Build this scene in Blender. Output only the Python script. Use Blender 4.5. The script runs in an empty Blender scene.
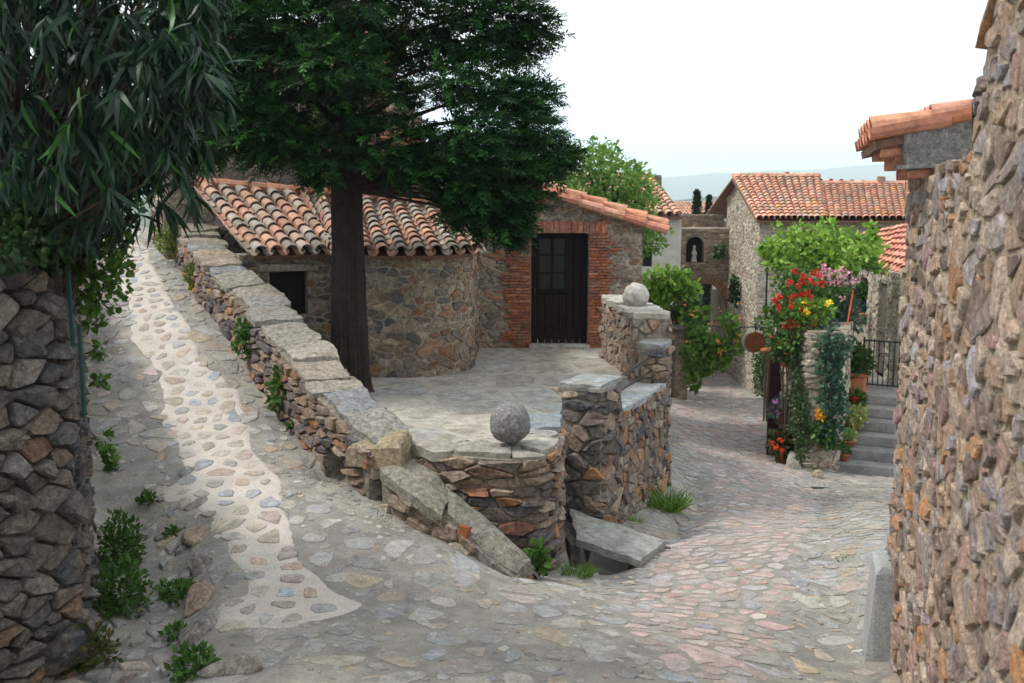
import bpy, math, random
import numpy as np
from mathutils import Vector, Matrix, noise as mn

# ------------------------------------------------------------------ camera, sky, sun, exposure
sc = bpy.context.scene
PITCH = math.radians(8.0); FPX = 1000.0
cam_d = bpy.data.cameras.new('camera'); cam = bpy.data.objects.new('camera', cam_d)
sc.collection.objects.link(cam); sc.camera = cam
cam.location = (0, 0, 0); cam.rotation_euler = (math.radians(90) - PITCH, 0, 0)
cam_d.sensor_width = 36.0; cam_d.lens = 36.0 * FPX / 1024.0
cam_d.clip_start = 0.05; cam_d.clip_end = 20000
cam_d.dof.use_dof = True; cam_d.dof.focus_distance = 9.5; cam_d.dof.aperture_fstop = 3.4

SUN_EL, SUN_AZ = math.radians(55), math.radians(-92)      # azimuth from +Y towards +X: the sun stands behind-left
w = bpy.data.worlds.new('World'); sc.world = w; w.use_nodes = True
nt = w.node_tree; nt.nodes.clear()
sky = nt.nodes.new('ShaderNodeTexSky'); sky.sky_type = 'NISHITA'; sky.sun_disc = False
sky.sun_elevation = SUN_EL; sky.sun_rotation = SUN_AZ; sky.dust_density = 4.0; sky.air_density = 1.0
tc = nt.nodes.new('ShaderNodeTexCoord'); sx = nt.nodes.new('ShaderNodeSeparateXYZ')
nt.links.new(tc.outputs['Generated'], sx.inputs[0])
cr = nt.nodes.new('ShaderNodeValToRGB'); cr.color_ramp.elements[0].position = 0.0
cr.color_ramp.elements[0].color = (7.4, 9.5, 10.8, 1); cr.color_ramp.elements[1].position = 0.16
cr.color_ramp.elements[1].color = (10.6, 11.1, 11.2, 1)
nt.links.new(sx.outputs['Z'], cr.inputs[0])
mix = nt.nodes.new('ShaderNodeMixRGB'); mix.inputs[0].default_value = 0.85      # cloud sheet over the clear sky
nt.links.new(sky.outputs[0], mix.inputs[1]); nt.links.new(cr.outputs[0], mix.inputs[2])
bg = nt.nodes.new('ShaderNodeBackground'); bg.inputs['Strength'].default_value = 0.073
nt.links.new(mix.outputs[0], bg.inputs['Color'])
wo = nt.nodes.new('ShaderNodeOutputWorld'); nt.links.new(bg.outputs[0], wo.inputs['Surface'])
sd = bpy.data.lights.new('sun', 'SUN'); sd.energy = 1.5; sd.angle = math.radians(11); sd.color = (1, .95, .88)
so = bpy.data.objects.new('sun', sd); sc.collection.objects.link(so)
sdir = Vector((math.sin(SUN_AZ)*math.cos(SUN_EL), math.cos(SUN_AZ)*math.cos(SUN_EL), math.sin(SUN_EL)))
so.rotation_euler = sdir.to_track_quat('Z', 'Y').to_euler(); so.location = (-8, -4, 14)
vs = sc.view_settings; sc.display_settings.display_device = 'sRGB'
vs.view_transform = 'Standard'; vs.look = 'None'; vs.exposure = 1.03; vs.gamma = 1.0; vs.use_curve_mapping = False
cy = sc.cycles
sc.render.engine = 'CYCLES'
cy.max_bounces = 6; cy.diffuse_bounces = 4; cy.glossy_bounces = 2; cy.transmission_bounces = 3; cy.transparent_max_bounces = 4
cy.volume_bounces = 1

# ------------------------------------------------------------------ helpers
rnd = random.Random(7); C = sc.collection
CP, SP = math.cos(PITCH), math.sin(PITCH)
def ray(u, v):
    dx = (u-512)/FPX; dy = -(v-341.5)/FPX
    return Vector((dx, CP + dy*SP, dy*CP - SP))
def at(u, v, Y):                     # the world point seen at a place in the photo, Y metres ahead
    d = ray(u, v); return d*(Y/d.y)

_keys = []
def _k(*a): _keys.append(at(*a))
for a in [(512,683,5.3),(210,650,5.9),(880,675,6.6),(700,640,6.6),(530,575,8.7),(700,560,9.3),(630,522,11.3),(671,496,12.7),
          (760,480,14.5),(845,474,16),(700,420,22),(690,395,27.5),(700,372,34),(770,400,25),(870,545,9.2),(880,520,11),(830,500,13),
          (600,640,6.3),(400,600,7.0),(577,575,8.8),
          (345,468,9.4),(312,442,10.1),(275,405,11.0),(243,355,12.0),(225,318,13.0),(188,285,14.3),(170,249,16.2),
          (150,400,10.8),(130,320,12.9),(120,260,15.9),(125,236,20),(115,222,25),(100,212,31),(210,500,8.5),(110,560,7.3),(430,540,8.0),(350,500,8.7)]: _k(*a)
for p in [(-16,36,.1),(12,5,-3),(12,16,-4.2),(14,30,-5.6),(-12,5,-2),(-14,14,-1.2),(0,42,-6.3),(8,42,-6.4),(0,0,-1.9),
          (4,0,-2.4),(-4,0,-2.1),(-4.5,4,-2.6),(2.2,3,-2.6),(14,44,-6.5)]: _keys.append(Vector(p))
KX = np.array([[k.x, k.y] for k in _keys]); KZ = np.array([k.z for k in _keys])
def _phi(r2): return 0.5*r2*np.log(r2+1e-9)
n = len(KX); A = np.zeros((n+3, n+3))
D2 = ((KX[:,None]-KX[None])**2).sum(-1); A[:n,:n] = _phi(D2) + np.eye(n)*0.35
A[:n,n] = 1; A[:n,n+1:] = KX; A[n,:n] = 1; A[n+1:,:n] = KX.T
SOL = np.linalg.solve(A, np.concatenate([KZ, [0,0,0]]))
def tps(X, Y):
    X = np.asarray(X, float); Y = np.asarray(Y, float)
    d2 = (X[...,None]-KX[:,0])**2 + (Y[...,None]-KX[:,1])**2
    return (_phi(d2)*SOL[:n]).sum(-1) + SOL[n] + SOL[n+1]*X + SOL[n+2]*Y

WC = [at(*a) for a in [(392,442,9.0),(365,415,9.4),(333,381,10.1),(298,342,11.0),(265,302,12.1),(240,279,12.9),(214,254,14.0),(187,215,16.5),(165,190,19.5)]]
TERR = -2.5
TPOLY = [(p.x,p.y) for p in WC[:8]] + [(-6.4,22),(-6.2,27),(2.2,27),(2.2,17),(1.85,15.7),(2.2,13.5),(1.85,12.6),(1.0,10.9),(.62,10.75),(.4,10.2),(.12,9.15),(-.25,9.0)]
def inside(x, y, poly):
    r = False; j = len(poly)-1
    for i in range(len(poly)):
        xi, yi = poly[i][:2]; xj, yj = poly[j][:2]
        if (yi > y) != (yj > y) and x < (xj-xi)*(y-yi)/(yj-yi)+xi: r = not r
        j = i
    return r
def np_inside(X, Y, poly):
    r = np.zeros(X.shape, bool); j = len(poly)-1
    for i in range(len(poly)):
        xi, yi = poly[i][:2]; xj, yj = poly[j][:2]
        if yi != yj:
            c = ((yi > Y) != (yj > Y)) & (X < (xj-xi)*(Y-yi)/(yj-yi)+xi); r ^= c
        j = i
    return r
def seg_dist(X, Y, pts):
    best = np.full(X.shape, 1e9)
    for a, b in zip(pts[:-1], pts[1:]):
        dx, dy = b[0]-a[0], b[1]-a[1]; L = dx*dx+dy*dy
        t = np.clip(((X-a[0])*dx+(Y-a[1])*dy)/L, 0, 1)
        best = np.minimum(best, np.hypot(X-a[0]-t*dx, Y-a[1]-t*dy))
    return best
def axis(fine0, fine1, st, far0, far1, ratio=1.16):
    c = list(np.arange(fine0, fine1+1e-6, st)); s = st
    x = fine1
    while x < far1: s *= ratio; x += s; c.append(x)
    s = st; x = fine0
    while x > far0: s *= ratio; x -= s; c.insert(0, x)
    return np.array(c)
GX = axis(-9, 9, .09, -6500, 6500); GY = axis(3.5, 28, .09, -3000, 6500)
MX, MY = np.meshgrid(GX, GY, indexing='ij')
Z = np.zeros(MX.shape)
near = (np.abs(MX) < 22) & (MY > -8) & (MY < 52)
Z[near] = tps(MX[near], MY[near])
cx = np.clip(MX, -16, 16); cyy = np.clip(MY, -2, 44)
out = ~near; Zc = tps(cx[out], cyy[out]); Z[out] = Zc
dist = np.maximum(np.maximum(np.abs(MX)-16, 0), np.maximum(MY-44, np.maximum(-2-MY, 0)))
k = np.clip(dist/160, 0, 1); k = k*k*(3-2*k); Z = Z*(1-k) + (-26)*k
# the gutters, the drain under the slab and the sunken strip at the foot of the left wall
GUT_R = [at(817,485,14.0), at(825,530,10.9), at(832,575,8.7), at(840,650,6.9)]
dg = seg_dist(MX, MY, [(p.x,p.y) for p in GUT_R]); Z -= 0.07*np.exp(-(dg/.32)**2)
GUT_L = [(q.x,q.y) for q in [at(330,470,9.5),at(293,430,10.5),at(262,385,11.5),at(232,335,12.6),at(205,300,13.8),at(175,262,15.6)]]
dg = seg_dist(MX, MY, GUT_L); Z -= 0.06*np.exp(-(dg/.28)**2)
_dh = at(343,462,9.35); dg = np.hypot(MX-_dh.x+.12, MY-_dh.y-.05); Z -= .16*np.exp(-(dg/.22)**2)
dg = seg_dist(MX, MY, [(1.55,10.2),(2.3,12.2),(2.6,14)]); Z -= 0.09*np.exp(-(dg/.2)**2)
SUNK = [(-3.1,4.0),(-1.86,4.0),(-1.96,5.9),(-2.25,6.8),(-2.66,7.9),(-3.4,8.6),(-3.6,8.2)]
_mk = np_inside(MX, MY, SUNK).astype(float)
for _ in range(2):
    _mk = (_mk+np.roll(_mk,1,0)+np.roll(_mk,-1,0))/3; _mk = (_mk+np.roll(_mk,1,1)+np.roll(_mk,-1,1))/3
Z -= _mk*.17
DR = [(.50,9.2),(.75,10.45),(1.25,10.3),(1.25,9.3),(.95,8.95)]
Z[np_inside(MX, MY, DR)] -= 0.38
nz = np.zeros(Z.shape)
rs = np.random.RandomState(3)
for q in range(14):
    fx, fy, ph = rs.uniform(-2.6,2.6), rs.uniform(-2.6,2.6), rs.uniform(0,6.28)
    nz += np.sin(MX*fx+MY*fy+ph)
Z += nz*0.003*(np.abs(MX)<20)
ins = np_inside(MX, MY, TPOLY)
Z[ins] = np.minimum(Z[ins], TERR-0.12)
def H(x, y):
    i = int(np.searchsorted(GX, x))-1; j = int(np.searchsorted(GY, y))-1
    i = max(0, min(len(GX)-2, i)); j = max(0, min(len(GY)-2, j))
    a = (x-GX[i])/(GX[i+1]-GX[i]); b = (y-GY[j])/(GY[j+1]-GY[j])
    return float(Z[i,j]*(1-a)*(1-b)+Z[i+1,j]*a*(1-b)+Z[i,j+1]*(1-a)*b+Z[i+1,j+1]*a*b)
def gnd(u, v):                       # the ground point seen at a place in the photo
    d = ray(u, v); t = 3.0
    while t < 60:
        p = d*t
        if p.z < H(p.x, p.y): break
        t += 0.05
    lo, hi = t-.05, t
    for _ in range(12):
        m = (lo+hi)/2; p = d*m
        if p.z < H(p.x, p.y): hi = m
        else: lo = m
    p = d*hi; return Vector((p.x, p.y, H(p.x, p.y)))

def mat(name, rough=.85, col=None, vcol=False, var=.35, nscale=9, bump=.4, bscale=40, bdist=.01, metallic=0, trans=0.0, tint2=None, tfac=.5, tscale=2.5, spec=.3, lichen=0.0, wave=None, grain=0.0):
    m = bpy.data.materials.new(name); m.use_nodes = True; t = m.node_tree; N = t.nodes; L = t.links
    p = N['Principled BSDF']; p.inputs['Roughness'].default_value = rough; p.inputs['Metallic'].default_value = metallic
    p.inputs['Specular IOR Level'].default_value = spec
    co = N.new('ShaderNodeTexCoord')
    if vcol:
        a = N.new('ShaderNodeVertexColor'); a.layer_name = 'Col'; src = a.outputs[0]
    else:
        a = N.new('ShaderNodeRGB'); a.outputs[0].default_value = (*col, 1); src = a.outputs[0]
    def noise(scale, det=6, ro=.6):
        q = N.new('ShaderNodeTexNoise'); q.inputs['Scale'].default_value = scale; q.inputs['Detail'].default_value = det
        q.inputs['Roughness'].default_value = ro; L.new(co.outputs['Object'], q.inputs['Vector']); return q
    if tint2:
        q = noise(tscale, 5); r = N.new('ShaderNodeMapRange'); r.inputs[1].default_value = .42; r.inputs[2].default_value = .62
        r.inputs[4].default_value = tfac; L.new(q.outputs[0], r.inputs[0])
        mx = N.new('ShaderNodeMixRGB'); mx.inputs[2].default_value = (*tint2, 1); L.new(r.outputs[0], mx.inputs[0]); L.new(src, mx.inputs[1]); src = mx.outputs[0]
    if lichen:
        q = noise(17, 4, .7); r = N.new('ShaderNodeMapRange'); r.inputs[1].default_value = .58; r.inputs[2].default_value = .68
        r.inputs[4].default_value = lichen; L.new(q.outputs[0], r.inputs[0])
        mx = N.new('ShaderNodeMixRGB'); mx.inputs[2].default_value = (.42,.41,.36,1); L.new(r.outputs[0], mx.inputs[0]); L.new(src, mx.inputs[1]); src = mx.outputs[0]
    if var:
        q = noise(nscale, 7, .68); r = N.new('ShaderNodeMapRange'); r.inputs[1].default_value = .3; r.inputs[2].default_value = .7
        r.inputs[3].default_value = 1-var; r.inputs[4].default_value = 1+var; L.new(q.outputs[0], r.inputs[0])
        mx = N.new('ShaderNodeVectorMath'); mx.operation = 'MULTIPLY'; L.new(src, mx.inputs[0]); L.new(r.outputs[0], mx.inputs[1]); src = mx.outputs[0]
    if grain:
        q = noise(65, 5, .75); r = N.new('ShaderNodeMapRange'); r.inputs[1].default_value = .3; r.inputs[2].default_value = .7
        r.inputs[3].default_value = 1-grain; r.inputs[4].default_value = 1+grain; L.new(q.outputs[0], r.inputs[0])
        mx = N.new('ShaderNodeVectorMath'); mx.operation = 'MULTIPLY'; L.new(src, mx.inputs[0]); L.new(r.outputs[0], mx.inputs[1]); src = mx.outputs[0]
    L.new(src, p.inputs['Base Color'])
    if bump:
        q = noise(bscale, 8, .7); hsrc = q.outputs[0]
        if wave:
            wv = N.new('ShaderNodeTexNoise'); mp = N.new('ShaderNodeMapping'); mp.inputs['Scale'].default_value = wave
            L.new(co.outputs['Object'], mp.inputs[0]); L.new(mp.outputs[0], wv.inputs['Vector']); wv.inputs['Scale'].default_value = 1; wv.inputs['Detail'].default_value = 4
            ad = N.new('ShaderNodeMath'); ad.operation = 'ADD'; L.new(hsrc, ad.inputs[0]); L.new(wv.outputs[0], ad.inputs[1]); hsrc = ad.outputs[0]
        b = N.new('ShaderNodeBump'); b.inputs['Strength'].default_value = bump; b.inputs['Distance'].default_value = bdist
        L.new(hsrc, b.inputs['Height']); L.new(b.outputs[0], p.inputs['Normal'])
    if trans:
        tr = N.new('ShaderNodeBsdfTranslucent'); L.new(src, tr.inputs[0]); ms = N.new('ShaderNodeMixShader'); ms.inputs[0].default_value = trans
        L.new(p.outputs[0], ms.inputs[1]); L.new(tr.outputs[0], ms.inputs[2]); L.new(ms.outputs[0], N['Material Output'].inputs['Surface'])
    return m
M = dict(
 stone = mat('stone', grain=.4, vcol=True, var=.6, nscale=19, bump=1.0, bscale=22, bdist=.03, lichen=.3, tint2=(.20,.165,.13), tfac=.4, tscale=6),
 stonew = mat('warm_stone', grain=.4, vcol=True, var=.55, nscale=17, bump=1.0, bscale=20, bdist=.035, lichen=.35, tint2=(.32,.24,.18), tfac=.5, tscale=5),
 cobble = mat('cobble', grain=.4, vcol=True, var=.4, nscale=14, bump=.7, bscale=30, bdist=.015, rough=.75, tint2=(.27,.25,.22), tfac=.6, tscale=7),
 ground = mat('ground_mortar', grain=.28, col=(.245,.232,.212), var=.3, nscale=5, bump=.9, bscale=30, bdist=.02, tint2=(.33,.305,.265), tfac=.8, tscale=1.3),
 joint = mat('joint', grain=.3, col=(.36,.335,.295), var=.2, nscale=4, bump=.5, bscale=40, bdist=.008),
 pale = mat('pale_mortar', grain=.28, col=(.47,.425,.385), var=.16, nscale=4, bump=.35, bscale=60, bdist=.006, tint2=(.44,.40,.36), tfac=.7, tscale=1.8),
 flag = mat('flagstone', grain=.4, vcol=True, var=.42, nscale=9, bump=.9, bscale=12, bdist=.02, rough=.7, tint2=(.24,.215,.175), tfac=.65, tscale=3.5, lichen=.25),
 tile = mat('clay_tile', vcol=True, var=.38, nscale=13, bump=.4, bscale=40, bdist=.006, rough=.8),
 leaf = mat('leaf', vcol=True, var=.0, bump=0, trans=.3, rough=.5),
 needle = mat('needle', vcol=True, var=.0, bump=0, trans=.12, rough=.6),
 petal = mat('petal', vcol=True, var=.0, bump=0, trans=.25, rough=.6),
 gloss = mat('oleander_leaf', vcol=True, var=.0, bump=0, trans=.1, rough=.45, spec=.3),
 bark = mat('bark', col=(.046,.030,.025), var=.5, nscale=6, bump=1, bscale=14, bdist=.07, wave=(26,26,1.3)),
 twig = mat('twig', col=(.09,.07,.05), var=.3, bump=.3),
 wood = mat('dark_wood', col=(.011,.0065,.007), var=.3, nscale=5, bump=.3, bscale=10, bdist=.004, rough=.7, spec=.15, wave=(40,40,2)),
 oldwood = mat('weathered_wood', col=(.12,.10,.09), var=.4, nscale=6, bump=.5, bscale=10, bdist=.006, wave=(40,40,2)),
 plum = mat('plum_paint', col=(.045,.012,.018), var=.3, bump=.2, rough=.5),
 rust = mat('rusty_disc', col=(.19,.06,.022), var=.4, nscale=12, bump=.3, rough=.7),
 iron = mat('iron', col=(.03,.03,.032), var=.3, bump=.2, rough=.6, metallic=.3),
 teal = mat('teal_paint', col=(.010,.05,.05), var=.3, bump=.3, rough=.5),
 dark = mat('opening_shade', col=(.012,.011,.01), var=.2, bump=0),  # near-black colour painted in for the shade inside windows, niche, doorway and drain
 glass = mat('old_glass', col=(.012,.012,.013), var=.3, bump=.1, rough=.3, spec=.3),
 terracotta = mat('terracotta', col=(.42,.15,.07), var=.25, nscale=9, bump=.3, rough=.8),
 plaster = mat('plaster', col=(.50,.48,.44), var=.16, nscale=2.5, bump=.5, bscale=14, bdist=.01, tint2=(.36,.34,.30), tfac=.6, tscale=1.2),
 tanplaster = mat('tan_plaster', col=(.42,.36,.29), var=.25, nscale=3, bump=.8, bscale=12, bdist=.02, tint2=(.28,.24,.19), tfac=.6, tscale=2),
 granite = mat('granite_ball', grain=.4, col=(.19,.185,.18), var=.55, nscale=30, bump=1, bscale=45, bdist=.012, lichen=.6),
 pgranite = mat('pale_ball', col=(.46,.43,.39), var=.35, nscale=12, bump=1, bscale=30, bdist=.012, lichen=.3),
 greystone = mat('grey_kerb', grain=.35, lichen=.3, col=(.33,.34,.34), var=.25, nscale=5, bump=.5, bscale=25, bdist=.01, tint2=(.22,.22,.19), tfac=.5),
 steps = mat('grey_steps', grain=.4, vcol=True, var=.35, nscale=5, bump=.6, bscale=18, bdist=.012),
 white = mat('white_stone', col=(.48,.46,.43), var=.1, bump=.1),
 redsign = mat('red_sign', col=(.32,.05,.07), var=.15, bump=.1, rough=.5),
 blue = mat('blue_glaze', col=(.03,.22,.42), var=.2, bump=0, rough=.3),
 orange = mat('orange_paint', col=(.6,.10,.03), var=.2, bump=0, rough=.5),
 hills = mat('far_hills', col=(.06,.09,.05), var=.4, nscale=.01, bump=0, rough=1),
 moss = mat('ivy_soil', col=(.03,.035,.02), var=.4, bump=.5),
)
SM = {'hills'}

class MB:
    def __init__(s): s.v = []; s.f = []; s.c = []
    def add(s, vs, fs, col):
        o = len(s.v); s.v.extend(tuple(p) for p in vs); s.f.extend(tuple(i+o for i in f) for f in fs)
        if len(vs) and isinstance(col, list): s.c.extend(col)
        else: s.c.extend([tuple(col)]*len(vs))
    def box(s, c, size, rz=0, col=(.3,.3,.3), jit=0, rx=0, ry=0):
        R = Matrix.Rotation(rz,3,'Z') @ Matrix.Rotation(ry,3,'Y') @ Matrix.Rotation(rx,3,'X'); c = Vector(c)
        hx, hy, hz = [q/2 for q in size]; b = min(hx,hy,hz)*.18
        vs = []
        for sx_ in (-1,1):
            for sy_ in (-1,1):
                for sz_ in (-1,1):
                    for ax in range(3):
                        q = [sx_*(hx-b), sy_*(hy-b), sz_*(hz-b)]; q[ax] = (sx_,sy_,sz_)[ax]*(hx,hy,hz)[ax]
                        vs.append(c + R @ Vector([t+rnd.uniform(-jit,jit) for t in q]))
        # convex hull by bmesh
        import bmesh
        bm = bmesh.new(); bv = [bm.verts.new(q) for q in vs]
        bmesh.ops.convex_hull(bm, input=bv); bm.verts.index_update()
        s.add([v.co for v in bm.verts], [[v.index for v in f.verts] for f in bm.faces], col); bm.free()
    def tube(s, pts, rad, seg=8, col=(.1,.1,.1), cap=True):
        pts = [Vector(p) for p in pts]; 
        if not hasattr(rad,'__len__'): rad = [rad]*len(pts)
        vs = []; fs = []; prev = None
        for i, p in enumerate(pts):
            d = (pts[min(i+1,len(pts)-1)]-pts[max(i-1,0)]).normalized()
            ref = Vector((1,0,0)) if abs(d.x) < .8 else Vector((0,1,0))
            if prev is not None: ref = prev
            a = (ref - d*ref.dot(d)).normalized(); b = d.cross(a); prev = a
            for k in range(seg):
                t = 2*math.pi*k/seg; vs.append(p + (a*math.cos(t)+b*math.sin(t))*rad[i])
        for i in range(len(pts)-1):
            for k in range(seg):
                k2 = (k+1)%seg; fs.append((i*seg+k, i*seg+k2, (i+1)*seg+k2, (i+1)*seg+k))
        if cap: fs.append(tuple(range(seg))[::-1]); fs.append(tuple((len(pts)-1)*seg+k for k in range(seg)))
        s.add(vs, fs, col)
    def lathe(s, c, prof, seg=16, col=(.4,.15,.07)):
        c = Vector(c); vs = []; fs = []
        for r, z in prof:
            for k in range(seg):
                t = 2*math.pi*k/seg; vs.append(c+Vector((r*math.cos(t), r*math.sin(t), z)))
        for i in range(len(prof)-1):
            for k in range(seg):
                k2 = (k+1)%seg; fs.append((i*seg+k, i*seg+k2, (i+1)*seg+k2, (i+1)*seg+k))
        s.add(vs, fs, col)
    def poly(s, pts, z0, col, down=.1):           # flat prism
        n = len(pts); vs = [Vector((p[0],p[1],z0)) for p in pts]+[Vector((p[0],p[1],z0-down)) for p in pts]
        fs = [tuple(range(n)), tuple(range(2*n-1, n-1, -1))]+[(i, i+n, (i+1)%n+n, (i+1)%n) for i in range(n)]
        s.add(vs, fs, col)
    def build(s, name, m, parent=None, origin=None, smooth=False, kind=None):
        org = Vector(parent['_org']) if parent is not None else Vector(origin if origin is not None else (0,0,0))
        me = bpy.data.meshes.new(name)
        me.from_pydata([(p[0]-org.x, p[1]-org.y, p[2]-org.z) for p in s.v], [], s.f)
        if s.c:
            ca = me.color_attributes.new('Col', 'FLOAT_COLOR', 'POINT')
            arr = np.ones((len(s.v), 4), np.float32); arr[:,:3] = np.array(s.c, np.float32)[:, :3]; ca.data.foreach_set('color', arr.ravel())
        me.materials.append(M[m]); me.polygons.foreach_set('use_smooth', [smooth]*len(me.polygons)); me.update()
        o = bpy.data.objects.new(name, me); C.objects.link(o)
        if parent is not None: o.parent = parent; o['_org'] = tuple(org)
        else: o.location = org; o['_org'] = tuple(org)
        if kind: o['kind'] = kind
        return o
def thing(name, label, cat, loc, group=None):
    o = bpy.data.objects.new(name, None); C.objects.link(o); o.location = loc; o.empty_display_size = .2
    o['_org'] = tuple(loc); o['label'] = label; o['category'] = cat
    if group: o['group'] = group
    return o
def tag(o, label, cat, group=None):
    o['label'] = label; o['category'] = cat
    if group: o['group'] = group
    return o

class Path:
    def __init__(s, pts):
        s.p = [Vector((q[0],q[1])) for q in pts]; s.l = [0]
        for a, b in zip(s.p[:-1], s.p[1:]): s.l.append(s.l[-1]+(b-a).length)
        s.L = s.l[-1]
    def pos(s, t):
        t2 = max(0, min(s.L, t))
        for i in range(len(s.p)-1):
            if t2 <= s.l[i+1] or i == len(s.p)-2:
                k = (t2-s.l[i])/(s.l[i+1]-s.l[i]); q = s.p[i].lerp(s.p[i+1], k)
                if t != t2: q = q + (s.p[i+1]-s.p[i]).normalized()*(t-t2)
                return q
    def nrm(s, t):
        d = s.pos(t+.06)-s.pos(t-.06); d.normalize(); return Vector((d.y, -d.x))    # outward: right-hand side of travel
    def P(s, t, z, h=0):
        q = s.pos(t)+s.nrm(t)*h; return Vector((q.x, q.y, z))

PAL_BROWN = [((.20,.165,.13),4),((.265,.215,.16),4),((.15,.13,.12),3),((.10,.095,.095),1.6),((.32,.19,.11),1.5),((.34,.29,.22),2),((.22,.12,.08),.8)]
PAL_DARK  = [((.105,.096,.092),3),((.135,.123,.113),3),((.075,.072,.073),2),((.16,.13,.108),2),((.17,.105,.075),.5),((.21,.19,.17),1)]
PAL_WARM  = [((.34,.26,.185),3),((.40,.335,.26),3),((.27,.245,.22),3),((.40,.235,.13),1.1),((.33,.32,.31),1.8),((.34,.24,.205),1.6),((.17,.135,.11),1.4),((.45,.39,.31),1.2)]
PAL_PALE  = [((.50,.45,.37),4),((.44,.39,.31),4),((.50,.46,.38),2),((.30,.26,.21),1.5),((.37,.28,.20),1),((.26,.23,.2),.5)]
PAL_TAN   = [((.32,.27,.205),4),((.265,.22,.17),3),((.21,.18,.15),2),((.33,.21,.14),1),((.38,.33,.26),1.5)]
PAL_ROAD  = [((.37,.335,.305),3),((.39,.325,.29),3),((.33,.325,.325),2),((.40,.305,.27),1.5),((.31,.295,.27),2),((.43,.395,.35),1.2),((.40,.31,.235),.4)]
PAL_ROAD2 = [((.31,.30,.28),3),((.35,.33,.305),2),((.34,.285,.23),1),((.27,.275,.285),1.2),((.34,.285,.26),1),((.38,.31,.22),.4),((.25,.24,.22),2)]
PAL_CAP   = [((.24,.23,.21),3),((.28,.25,.21),3),((.21,.22,.23),2),((.29,.26,.21),1.5)]
PAL_BRICK = [((.36,.11,.05),3),((.30,.09,.045),2),((.42,.16,.08),2),((.24,.09,.06),1)]
PAL_TILE  = [((.45,.25,.185),3),((.42,.285,.22),2.5),((.37,.31,.26),3),((.32,.28,.24),2.5),((.50,.30,.21),2),((.24,.205,.175),1)]
PAL_TILEN = [((.56,.235,.15),3),((.50,.22,.14),3),((.58,.29,.19),2),((.44,.22,.16),1.5)]
PAL_TILEF = [((.52,.27,.19),3),((.56,.33,.24),3),((.44,.29,.22),2),((.48,.23,.155),2),((.38,.28,.21),1),((.56,.29,.12),.5)]
def warm(pal, k=1.35):
    out = []
    for c, w_ in pal:
        g = sum(c)/3; out.append((tuple(max(.02, (g+(v-g)*k)*q) for v, q in zip(c, (1.0,.95,1.03))), w_))
    return out
PAL_BROWN, PAL_TAN, PAL_WARM, PAL_ROAD = warm(PAL_BROWN,1.2), warm(PAL_TAN,1.15), warm(PAL_WARM,1.2), warm(PAL_ROAD,1.2)
def pick(pal, R=rnd):
    t = R.uniform(0, sum(w_ for _, w_ in pal))
    for c, w_ in pal:
        t -= w_
        if t <= 0: break
    k = R.uniform(.8,1.22); q = R.uniform(-.012,.012)
    return (max(.01,c[0]*k+q), max(.01,c[1]*k), max(.01,c[2]*k-q))

def voronoi(s0, s1, t0, t1, cs, ct, R, jit=.42):
    """Irregular cells over a rectangle; rows shift like coursed rubble."""
    nx = max(1, int((s1-s0)/cs)); ny = max(1, int((t1-t0)/ct)); dx = (s1-s0)/nx; dy = (t1-t0)/ny
    seeds = {}
    for j in range(-1, ny+1):
        off = (j%2)*.5+R.uniform(-.2,.2)
        for i in range(-2, nx+2):
            seeds[i,j] = (s0+(i+.5+off-.25+R.uniform(-jit,jit))*dx, t0+(j+.5+R.uniform(-jit,jit))*dy)
    asp = cs/ct
    for kq in list(seeds):
        if R.random() < .22: del seeds[kq]
    for j in range(0, ny):
        for i in range(-1, nx+1):
            if (i,j) not in seeds: continue
            x, y = seeds[i,j]
            if not (s0 <= x <= s1): continue
            poly = [(x-2*cs, y-2*ct), (x+2*cs, y-2*ct), (x+2*cs, y+2*ct), (x-2*cs, y+2*ct)]
            for dj in (-1,0,1):
                for di in (-2,-1,0,1,2):
                    if (di or dj) and (i+di, j+dj) in seeds:
                        qx, qy = seeds[i+di,j+dj]; mx_, my_ = (x+qx)/2, (y+qy)/2; nx_, ny_ = (qx-x), (qy-y)*asp*asp
                        new = []; m_ = len(poly)
                        dd = [(p[0]-mx_)*nx_+(p[1]-my_)*ny_ for p in poly]
                        for a in range(m_):
                            b = (a+1)%m_
                            if dd[a] <= 0: new.append(poly[a])
                            if (dd[a] < 0) != (dd[b] < 0) and dd[a] != dd[b]:
                                k_ = dd[a]/(dd[a]-dd[b]); new.append((poly[a][0]+(poly[b][0]-poly[a][0])*k_, poly[a][1]+(poly[b][1]-poly[a][1])*k_))
                        poly = new
                        if len(poly) < 3: break
                if len(poly) < 3: break
            if len(poly) >= 3: yield (x, y), poly
def chaikin(poly):
    o = []
    for a, b in zip(poly, poly[1:]+poly[:1]):
        if math.hypot(a[0]-b[0], a[1]-b[1]) < 1e-4: continue
        o.append((a[0]*.86+b[0]*.14, a[1]*.86+b[1]*.14)); o.append((a[0]*.14+b[0]*.86, a[1]*.14+b[1]*.86))
    return o
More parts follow.
